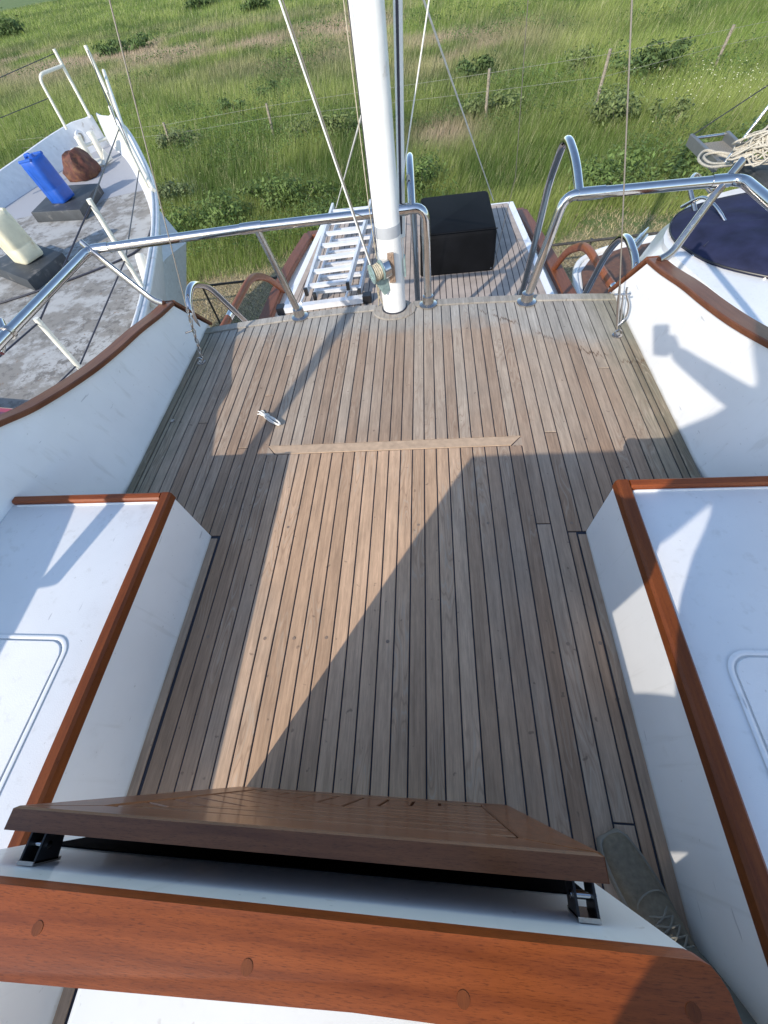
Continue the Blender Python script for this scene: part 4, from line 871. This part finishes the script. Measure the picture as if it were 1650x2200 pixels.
tube('pole_wire', [(3.67, 5.98, 0.10), (3.23, 6.70, -0.58)], 0.006, DARKW, rb, 6); tube('pole_wire', [(3.67, 5.98, 0.10), (5.2, 5.2, 0.05)], 0.006, DARKW, rb, 6); tube('pole_wire', [(3.55, 5.55, -0.40), (4.6, 5.6, 0.10)], 0.006, DARKW, rb, 6)
DKALU = plain('dull_grey_alloy', (0.20, 0.21, 0.21), 0.5, 0.5)
pf = prism('stern_frame', [(3.26, 5.92, -0.70), (3.30, 5.92, -0.70), (3.26, 6.70, -0.66), (3.22, 6.70, -0.66)], (0, 0, 0.11), DKALU, rb, 0.006)
prism('frame_beam', [(3.62, 5.85, -0.70), (3.66, 5.85, -0.70), (3.66, 6.68, -0.66), (3.62, 6.68, -0.66)], (0, 0, 0.10), DKALU, pf, 0.006)
slab('frame_grating', rect(3.30, 3.62, 5.92, 6.66), -0.665, -0.645, plain('grey_grating', (0.24, 0.22, 0.18), 0.8, var=0.2, scale=70), pf)
tube('frame_bar', [(3.24, 6.70, -0.60), (3.64, 6.68, -0.59)], 0.014, STEEL, pf, 10)
box('locker_block', 3.40, 4.2, 5.0, 5.75, -0.70, -0.56, HATCH, rb, 0.02)
box('fender_basket', 3.62, 3.95, 4.95, 5.25, -0.56, -0.36, NAVY, rb, 0.04)
# heap of beige rope on the stern
bm = bmesh.new(); rp = []
rr_ = random.Random(3); c0 = Vector((3.45, 5.48, -0.52)); ang = 0
for i in range(170):
    ang += rr_.uniform(0.4, 2.1); ra = rr_.uniform(0.06, 0.31)
    rp.append(c0+Vector((cos(ang)*ra*1.15+0.03*sin(i), sin(ang)*ra*0.8, 0.03+0.22*max(0, 1-ra/0.30)+rr_.uniform(0, .14))))
add_tube(bm, spline(rp, 4), 0.0088, 6)
add_tube(bm, spline([(3.2, 5.5, -0.5), (3.1, 5.75, -0.58), (3.08, 6.0, -0.58), (3.22, 6.15, -0.56), (3.4, 5.9, -0.58), (3.5, 5.6, -0.5)], 6), 0.0125, 6)
add_tube(bm, spline([(3.2, 5.55, -0.5), (3.14, 5.8, -0.57), (3.14, 6.02, -0.57), (3.3, 6.05, -0.56), (3.5, 5.75, -0.55)], 6), 0.0125, 6)
add_tube(bm, spline([(3.15, 5.35, -0.5), (2.95, 5.15, -0.58), (2.85, 5.1, -0.63)], 6), 0.0125, 6)
o = bm2('rope_heap', bm, ROPEH, None, 60); tag(o, 'untidy heap of beige rope on the stern of the white boat', 'rope')

# ------------------------------------------------------------------ fences
cf = root('chain_link_fence', (0, 9.7, GZ), 'dark low chain link fence running behind the boats', 'fence')
FX0, FX1 = -8.6, 7.2; FT = -3.15
def fy(x): return 9.80+0.04*(x+1)
tube('top_rail', [(FX0, fy(FX0), FT), (FX1, fy(FX1), FT)], 0.028, FENCEM, cf, 8)
for x in (-8.1, -5.5, -3.6, -1.1, 1.4, 3.6, 6.1): tube('fence_post', [(x, fy(x)+0.03, GZ), (x, fy(x)+0.03, FT+0.03)], 0.026, FENCEM, cf, 8)
bm = bmesh.new(); hh = FT-GZ; pit = 0.11; nn = int((FX1-FX0)/pit)
for i in range(-int(hh/pit), nn):
    for sg in (1, -1):
        xa = FX0+i*pit; xb = xa+hh
        a, b = max(xa, FX0), min(xb, FX1)
        if b <= a: continue
        za, zb = (GZ+(a-xa), GZ+(b-xa)) if sg > 0 else (FT-(a-xa), FT-(b-xa))
        add_tube(bm, [(a, fy(a), za), (b, fy(b), zb)], 0.0024, 3)
o = bm2('wire_mesh', bm, FENCEM, cf); o['kind'] = 'stuff'
FPOST = plain('weathered_fence_post', (0.30, 0.26, 0.20), 0.9, var=0.3, scale=20)
wf_ = [((-10.03, 20.24), 0.85, 'short leaning grey fence post behind the left boat', 0.10), ((-5.80, 20.2), 0.95, 'dark slim fence post left of the mast', 0.03), ((2.015, 18.56), 1.25, 'straight pale fence post behind the black covered box', 0.02),
       ((5.345, 17.87), 1.40, 'tall slanting fence post left of the large dark bush', 0.05), ((9.80, 20.56), 1.05, 'slanting pale fence post in the upper right field', 0.10)]
tops_ = []
for (x, y), h, lb, ln in wf_:
    x *= FS; y *= FS; h = h*FS*0.98; ln *= FS
    r_ = random.Random(int(x*10)); bm = bmesh.new()
    add_tube(bm, [(x, y, GZ-0.1), (x+ln*0.5, y+0.01, GZ+h*0.5), (x+ln, y, GZ+h)], [0.066, 0.062, 0.058], 7)
    o = bm2('fence_post', bm, FPOST, None, 40); tag(o, lb, 'post', 'posts of the field fence'); tops_.append((x+ln, y, h))
wr = root('fence_wire', (0, 24, GZ), 'thin wires strung along the posts of the field fence', 'wire')
for f_ in (0.93, 0.60):
    pts = [(-22, 27.5, GZ+1.0*f_)]+[(x, y-0.05, GZ+h*f_) for x, y, h in tops_]+[(20, 28, GZ+1.2*f_)]
    tube('wire_strand', pts, 0.0045, plain('galvanised_wire', (0.30, 0.30, 0.25), 0.6), wr, 4)

# ------------------------------------------------------------------ vegetation
def vnoise(x, y, sc, seed):
    r_ = np.random.default_rng(seed); G = r_.random((256, 256)); u = x*sc+1000; v = y*sc+1000
    i = np.floor(u).astype(int); j = np.floor(v).astype(int); fu = u-i; fv = v-j; fu = fu*fu*(3-2*fu); fv = fv*fv*(3-2*fv)
    g = lambda a, b: G[a % 256, b % 256]
    return (g(i, j)*(1-fu)+g(i+1, j)*fu)*(1-fv)+(g(i, j+1)*(1-fu)+g(i+1, j+1)*fu)*fv
def fbm(x, y, sc, seed): return vnoise(x, y, sc, seed)*0.55+vnoise(x, y, sc*2.1, seed+1)*0.3+vnoise(x, y, sc*4.3, seed+2)*0.15
def raw_mesh(name, V, tris_per, nb, faces_t, col, mat, parent=None):
    """V: (nb, k, 3); faces_t: list of index tuples per blade (tris/quads)"""
    k = V.shape[1]; me = bpy.data.meshes.new(name)
    loops = []; starts = []; tot = 0
    lt = np.concatenate([np.array(f) for f in faces_t]); lens = np.array([len(f) for f in faces_t])
    L = (np.arange(nb)[:, None]*k+lt[None, :]).ravel()
    st = np.concatenate([[0], np.cumsum(lens)[:-1]]); S = (np.arange(nb)[:, None]*lens.sum()+st[None, :]).ravel()
    me.vertices.add(nb*k); me.vertices.foreach_set('co', V.reshape(-1).astype(np.float32))
    me.loops.add(len(L)); me.loops.foreach_set('vertex_index', L.astype(np.int32))
    me.polygons.add(len(S)); me.polygons.foreach_set('loop_start', S.astype(np.int32)); me.polygons.foreach_set('loop_total', np.tile(lens, nb).astype(np.int32))
    me.update(); me.validate()
    at = me.color_attributes.new('col', 'FLOAT_COLOR', 'POINT')
    C4 = np.ones((nb*k, 4), np.float32); C4[:, :3] = np.repeat(col, k, axis=0) if col.ndim == 2 else col.reshape(-1, 3); at.data.foreach_set('color', C4.ravel())
    return link(name, me, mat, parent)
def grass(nb, y0, y1, dens_pow, hmul, seed):
    r_ = np.random.default_rng(seed)
    u = r_.random(nb); e = 1-dens_pow+1
    y = (y0**e+u*(y1**e-y0**e))**(1/e)
    x = (r_.random(nb)-0.5)*2
    xl, xr = -0.95*y-2.0, 0.62*y+2.0
    x = xl+(x*0.5+0.5)*(xr-xl)
    return x, y, r_
def field():
    nb = 900000
    x, y, r_ = grass(nb, 12.0, 230.0, 2.06, 1, 5)
    x, y = x/FS, y/FS
    edge = 10.6+1.5*(fbm(x, y*0, 0.5, 3)-0.5)*2
    keep = y > edge-0.8*r_.random(nb); x, y = x[keep], y[keep]; nb = len(x)
    t1 = fbm(x, y, 0.13, 21); t2 = fbm(x, y, 0.45, 31); t3 = r_.random(nb); t4 = vnoise(x, y, 1.5, 77)
    # long band of dry pinkish grass across the far field, and a few dry spots
    band = np.exp(-((y-(45+0.30*(x+20)*0-0.35*(x+14)))/9.5)**2)*np.clip((fbm(x, y, 0.16, 41)-0.33)*5.5, 0, 1)*np.clip((2-x)/6, 0, 1)
    spot = np.exp(-(((x-1.5)/4.0)**2+((y-31)/5.0)**2))*np.clip((fbm(x, y, 0.3, 51)-0.36)*4, 0, 1)+np.exp(-(((x-0.6)/1.1)**2+((y-17.6)/1.4)**2))*0.9
    dry = np.clip(band+spot, 0, 1)*np.clip(0.55+0.9*t3, 0, 1)
    h = (0.18+0.30*t3**1.5)*(0.55+0.9*t2)*(1.0-0.35*dry)*np.clip(0.55+(y-9.5)/9, 0.55, 1.05)*FS
    w_ = 0.004+0.00068*y*(0.6+0.6*r_.random(nb))
    x, y = x*FS, y*FS
    az = r_.random(nb)*2*np.pi; dx, dy = np.cos(az), np.sin(az)
    lean = h*(0.22+0.45*r_.random(nb)); la = 0.35+r_.normal(0, 0.9, nb)+1.6*(t1-0.5); lx, ly = np.cos(la)*lean, np.sin(la)*lean
    B = np.stack([x, y, np.full(nb, GZ-0.01)], 1); S = np.stack([dx*w_/2, dy*w_/2, np.zeros(nb)], 1)
    mid = B+np.stack([lx*0.35, ly*0.35, h*0.58], 1); tip = B+np.stack([lx, ly, h], 1)
    V = np.stack([B-S, B+S, tip+S*0.18, tip-S*0.18], 1)
    gr = np.array([0.185, 0.258, 0.055]); gl = np.array([0.325, 0.38, 0.105]); gd = np.array([0.098, 0.155, 0.035]); dr = np.array([0.50, 0.375, 0.275]); st = np.array([0.46, 0.44, 0.24])
    m = np.clip((t1-0.36)*3.2, 0, 1)[:, None]; c = gd*(1-m)+gr*m
    m = np.clip((t2-0.42)*3.0+0.25*(t4-0.5), 0, 1)[:, None]*0.8; c = c*(1-m)+gl*m
    c = c*(0.72+0.55*r_.random(nb))[:, None]; ss = (r_.random(nb) < 0.09)[:, None]; c = np.where(ss, st*(0.7+0.5*r_.random((nb, 1))), c)
    c = c*(1-dry[:, None])+dr*dry[:, None]*(0.75+0.5*r_.random((nb, 1)))
    o = raw_mesh('field_grass', V, 2, nb, [(0, 1, 2, 3)], c, GRASSM); tag(o, 'tall green meadow grass with dry pinkish patches behind the boats', 'grass', None, 'stuff')
    # low broad-leaved weeds mixed into the meadow
    nw = 150000; x, y, r_ = grass(nw, 13.2, 75.0, 2.06, 1, 17)
    pm = fbm(x, y, 0.22, 61)+0.28*np.exp(-((y-24.5-0.03*x)/2.2)**2)+0.16*np.exp(-((y-15.5)/2.0)**2); kp = pm > 0.60+0.10*r_.random(nw); x, y = x[kp], y[kp]; nw = len(x)
    z = GZ+0.05+(0.30+0.75*vnoise(x, y, 0.9, 5))*r_.random(nw)**0.7*0.75
    nr = r_.normal(size=(nw, 3))*0.6+np.array([0, -0.2, 1.0]); nr /= np.linalg.norm(nr, axis=1)[:, None]; a = np.cross(nr, r_.normal(size=(nw, 3))); a /= np.linalg.norm(a, axis=1)[:, None]; b = np.cross(nr, a)
    s_ = ((0.022+0.0011*y)*(0.6+0.8*r_.random(nw)))[:, None]; P_ = np.stack([x, y, z], 1)
    V = np.stack([P_-a*s_, P_-b*s_*0.45, P_+a*s_, P_+b*s_*0.45], 1); c = np.array([0.115, 0.18, 0.05])*(0.55+0.8*r_.random((nw, 1)))*(0.75+0.5*vnoise(x, y, 0.7, 9))[:, None]
    o = raw_mesh('meadow_weeds', V, 1, nw, [(0, 1, 2, 3)], c, LEAF); tag(o, 'low leafy weeds growing all through the meadow grass', 'weeds', None, 'stuff')
    # short straw by the fence
    nb = 42000; x = r_.uniform(-12, 10, nb); y = r_.uniform(8.0, 14.2, nb); h = 0.03+0.09*r_.random(nb); az = r_.random(nb)*2*np.pi; ll = 0.05+0.13*r_.random(nb)
    B = np.stack([x, y, np.full(nb, GZ)], 1); S = np.stack([-np.sin(az)*0.008, np.cos(az)*0.008, np.zeros(nb)], 1); tip = B+np.stack([np.cos(az)*ll, np.sin(az)*ll, h], 1)
    V = np.stack([B-S, B+S, tip], 1); c = np.array([0.58, 0.47, 0.27])*(0.5+0.7*r_.random((nb, 1))); g2 = (r_.random(nb) < 0.12)[:, None]; c = np.where(g2, np.array([0.15, 0.19, 0.05]), c)
    o = raw_mesh('dry_straw', V, 1, nb, [(0, 1, 2)], c, GRASSM); tag(o, 'short dry straw on the ground along the chain link fence', 'straw', None, 'stuff')
    nb = 150; cx = r_.choice([9.2, 10.4, 11.6, 12], nb); x = cx+r_.normal(0, 0.8, nb); y = r_.normal(22, 1.8, nb); z = GZ+0.5+0.25*r_.random(nb); s_ = 0.010+0.010*r_.random(nb)
    V = np.stack([np.stack([x-s_, y, z], 1), np.stack([x+s_, y, z], 1), np.stack([x+s_, y+s_, z+s_], 1), np.stack([x-s_, y+s_, z+s_], 1)], 1)
    o = raw_mesh('wild_flowers', V, 1, nb, [(0, 1, 2, 3)], np.tile(np.array([[0.75, 0.74, 0.52]]), (nb, 1)), GRASSM); tag(o, 'tiny pale wild flowers scattered in the grass at the right', 'flowers', None, 'stuff')
field()
def bush(x, y, rx, ry, h, nl, leaf, col, seed, label, cat='bush', sparse=0.0):
    x, y, rx, ry, h, leaf = x*FS, y*FS, rx*FS, ry*FS, h*FS, leaf*FS
    r_ = np.random.default_rng(seed); rt = root('bush' if cat == 'bush' else 'weed_clump', (x, y, GZ), label, cat, 'wild plants in the field')
    nl_ = max(6, int(6+rx*ry*5)); lc = np.stack([r_.uniform(-0.75, 0.75, nl_)*rx, r_.uniform(-0.75, 0.75, nl_)*ry, r_.uniform(0.15, 0.80, nl_)**1.2*h], 1); lr = r_.uniform(0.18, 0.5, nl_)
    pk = r_.integers(0, nl_, nl); d = r_.normal(size=(nl, 3)); d /= np.linalg.norm(d, axis=1)[:, None]; rad = r_.random(nl)**0.5*np.where(r_.random(nl) < 0.30, 1.0+1.1*r_.random(nl), 1.0)
    P_ = lc[pk]+d*(rad*lr[pk])[:, None]*np.array([rx, ry, h*0.75])
    P_[:, 2] = np.clip(P_[:, 2], 0.02, None); P_ += np.array([x, y, GZ])
    nrm = d+np.array([0, 0, 0.5])+r_.normal(0, 0.45, (nl, 3)); nrm /= np.linalg.norm(nrm, axis=1)[:, None]
    a = np.cross(nrm, r_.normal(size=(nl, 3))); a /= np.linalg.norm(a, axis=1)[:, None]; b = np.cross(nrm, a)
    s_ = (leaf*(0.6+0.8*r_.random(nl)))[:, None]
    V = np.stack([P_-a*s_, P_-b*s_*0.42, P_+a*s_, P_+b*s_*0.42], 1)
    c = np.array(col)*(0.6+0.75*r_.random((nl, 1)))*(0.8+0.4*r_.random((nl_, 1)))[pk]
    raw_mesh('foliage', V, 1, nl, [(0, 1, 2, 3)], c, LEAF, rt)
    bm = bmesh.new()
    for i in range(min(10, nl_)):
        e = lc[i]+np.array([x, y, GZ]); add_tube(bm, [(x+lc[i][0]*0.4, y+lc[i][1]*0.4, GZ), tuple(e)], [0.014, 0.006], 4)
    bm2('stems', bm, POST, rt)['kind'] = 'stuff'
DG = (0.115, 0.17, 0.058); MG = (0.145, 0.21, 0.062); OL = (0.185, 0.23, 0.085); GG = (0.185, 0.225, 0.10)
bush(7.68, 20.6, 1.15, 0.9, 1.0, 2600, 0.075, DG, 1, 'large dense dark green bush right of the tall slanting post')
bush(2.13, 23.9, 0.80, 0.7, 0.75, 1300, 0.075, DG, 2, 'compact dark bush left of the tall slanting fence post')
bush(5.7, 16.4, 1.0, 0.9, 0.95, 1500, 0.065, OL, 3, 'loose weedy plants growing at the foot of the tall slanting post', 'weeds')
bush(6.56, 15.3, 0.42, 0.42, 0.75, 700, 0.06, OL, 4, 'small round leafy plant standing alone below the large dark bush', 'plant')
bush(5.0, 11.9, 1.55, 0.8, 0.85, 4200, 0.05, MG, 5, 'broad dark nettle bed behind the short right handrail', 'weeds')
bush(-0.15, 13.1, 0.72, 0.6, 0.95, 1900, 0.05, MG, 6, 'round green bush directly above the black covered box')
bush(-3.7, 13.1, 1.6, 0.8, 0.85, 3600, 0.05, MG, 7, 'wide dark green weed bed left of the mast above the ladder', 'weeds')
bush(-8.53, 24.3, 0.72, 0.6, 0.70, 1000, 0.07, DG, 8, 'small dark bush left of the dark slim fence post')
bush(-7.3, 25.9, 0.62, 0.5, 0.60, 700, 0.07, DG, 9, 'small feathery dark bush just beyond the dark slim fence post')
bush(-6.1, 12.2, 1.35, 0.9, 0.95, 3600, 0.05, MG, 10, 'leafy dark weed bed right beside the bow of the steel boat', 'weeds')
bush(-3.5, 19.0, 1.7, 0.8, 0.85, 2200, 0.06, OL, 11, 'straggly grey green weeds along the wire left of the mast', 'weeds')
bush(-25.3, 50, 2.6, 1.2, 0.9, 1300, 0.14, DG, 12, 'low dark clump far off above the bow of the steel boat')
bush(-61, 88, 2.8, 2.0, 2.0, 1200, 0.22, DG, 13, 'dark shrub far off at the left picture edge')
bush(-27, 77, 2.4, 1.4, 1.1, 900, 0.2, DG, 14, 'distant dark shrub at the top left of the field')
bush(-16.4, 62.5, 1.5, 1.1, 1.0, 800, 0.17, DG, 15, 'distant dark shrub at the top between halyard and left edge')
bush(2.3, 18.9, 0.95, 0.6, 0.75, 1300, 0.06, OL, 16, 'weeds gathered around the straight pale fence post', 'weeds')
bush(5.9, 22.7, 0.8, 0.6, 0.8, 700, 0.07, OL, 17, 'thin weeds beyond the fence left of the tall slanting post', 'weeds')
bush(-9.6, 20.0, 1.1, 0.8, 0.8, 1500, 0.06, GG, 18, 'thistly weeds around the short leaning fence post', 'weeds')
bush(8.3, 13.4, 0.8, 0.7, 0.7, 1400, 0.055, MG, 19, 'green weeds beside the rope heap at the right picture edge', 'weeds')
bush(-2.3, 11.5, 0.75, 0.5, 0.6, 1500, 0.045, MG, 20, 'low bright weeds just behind the ladder', 'weeds')
bush(-8.2, 14.5, 1.0, 0.9, 0.8, 1800, 0.05, GG, 21, 'grey green weeds between the steel boat bow and the fence', 'weeds')
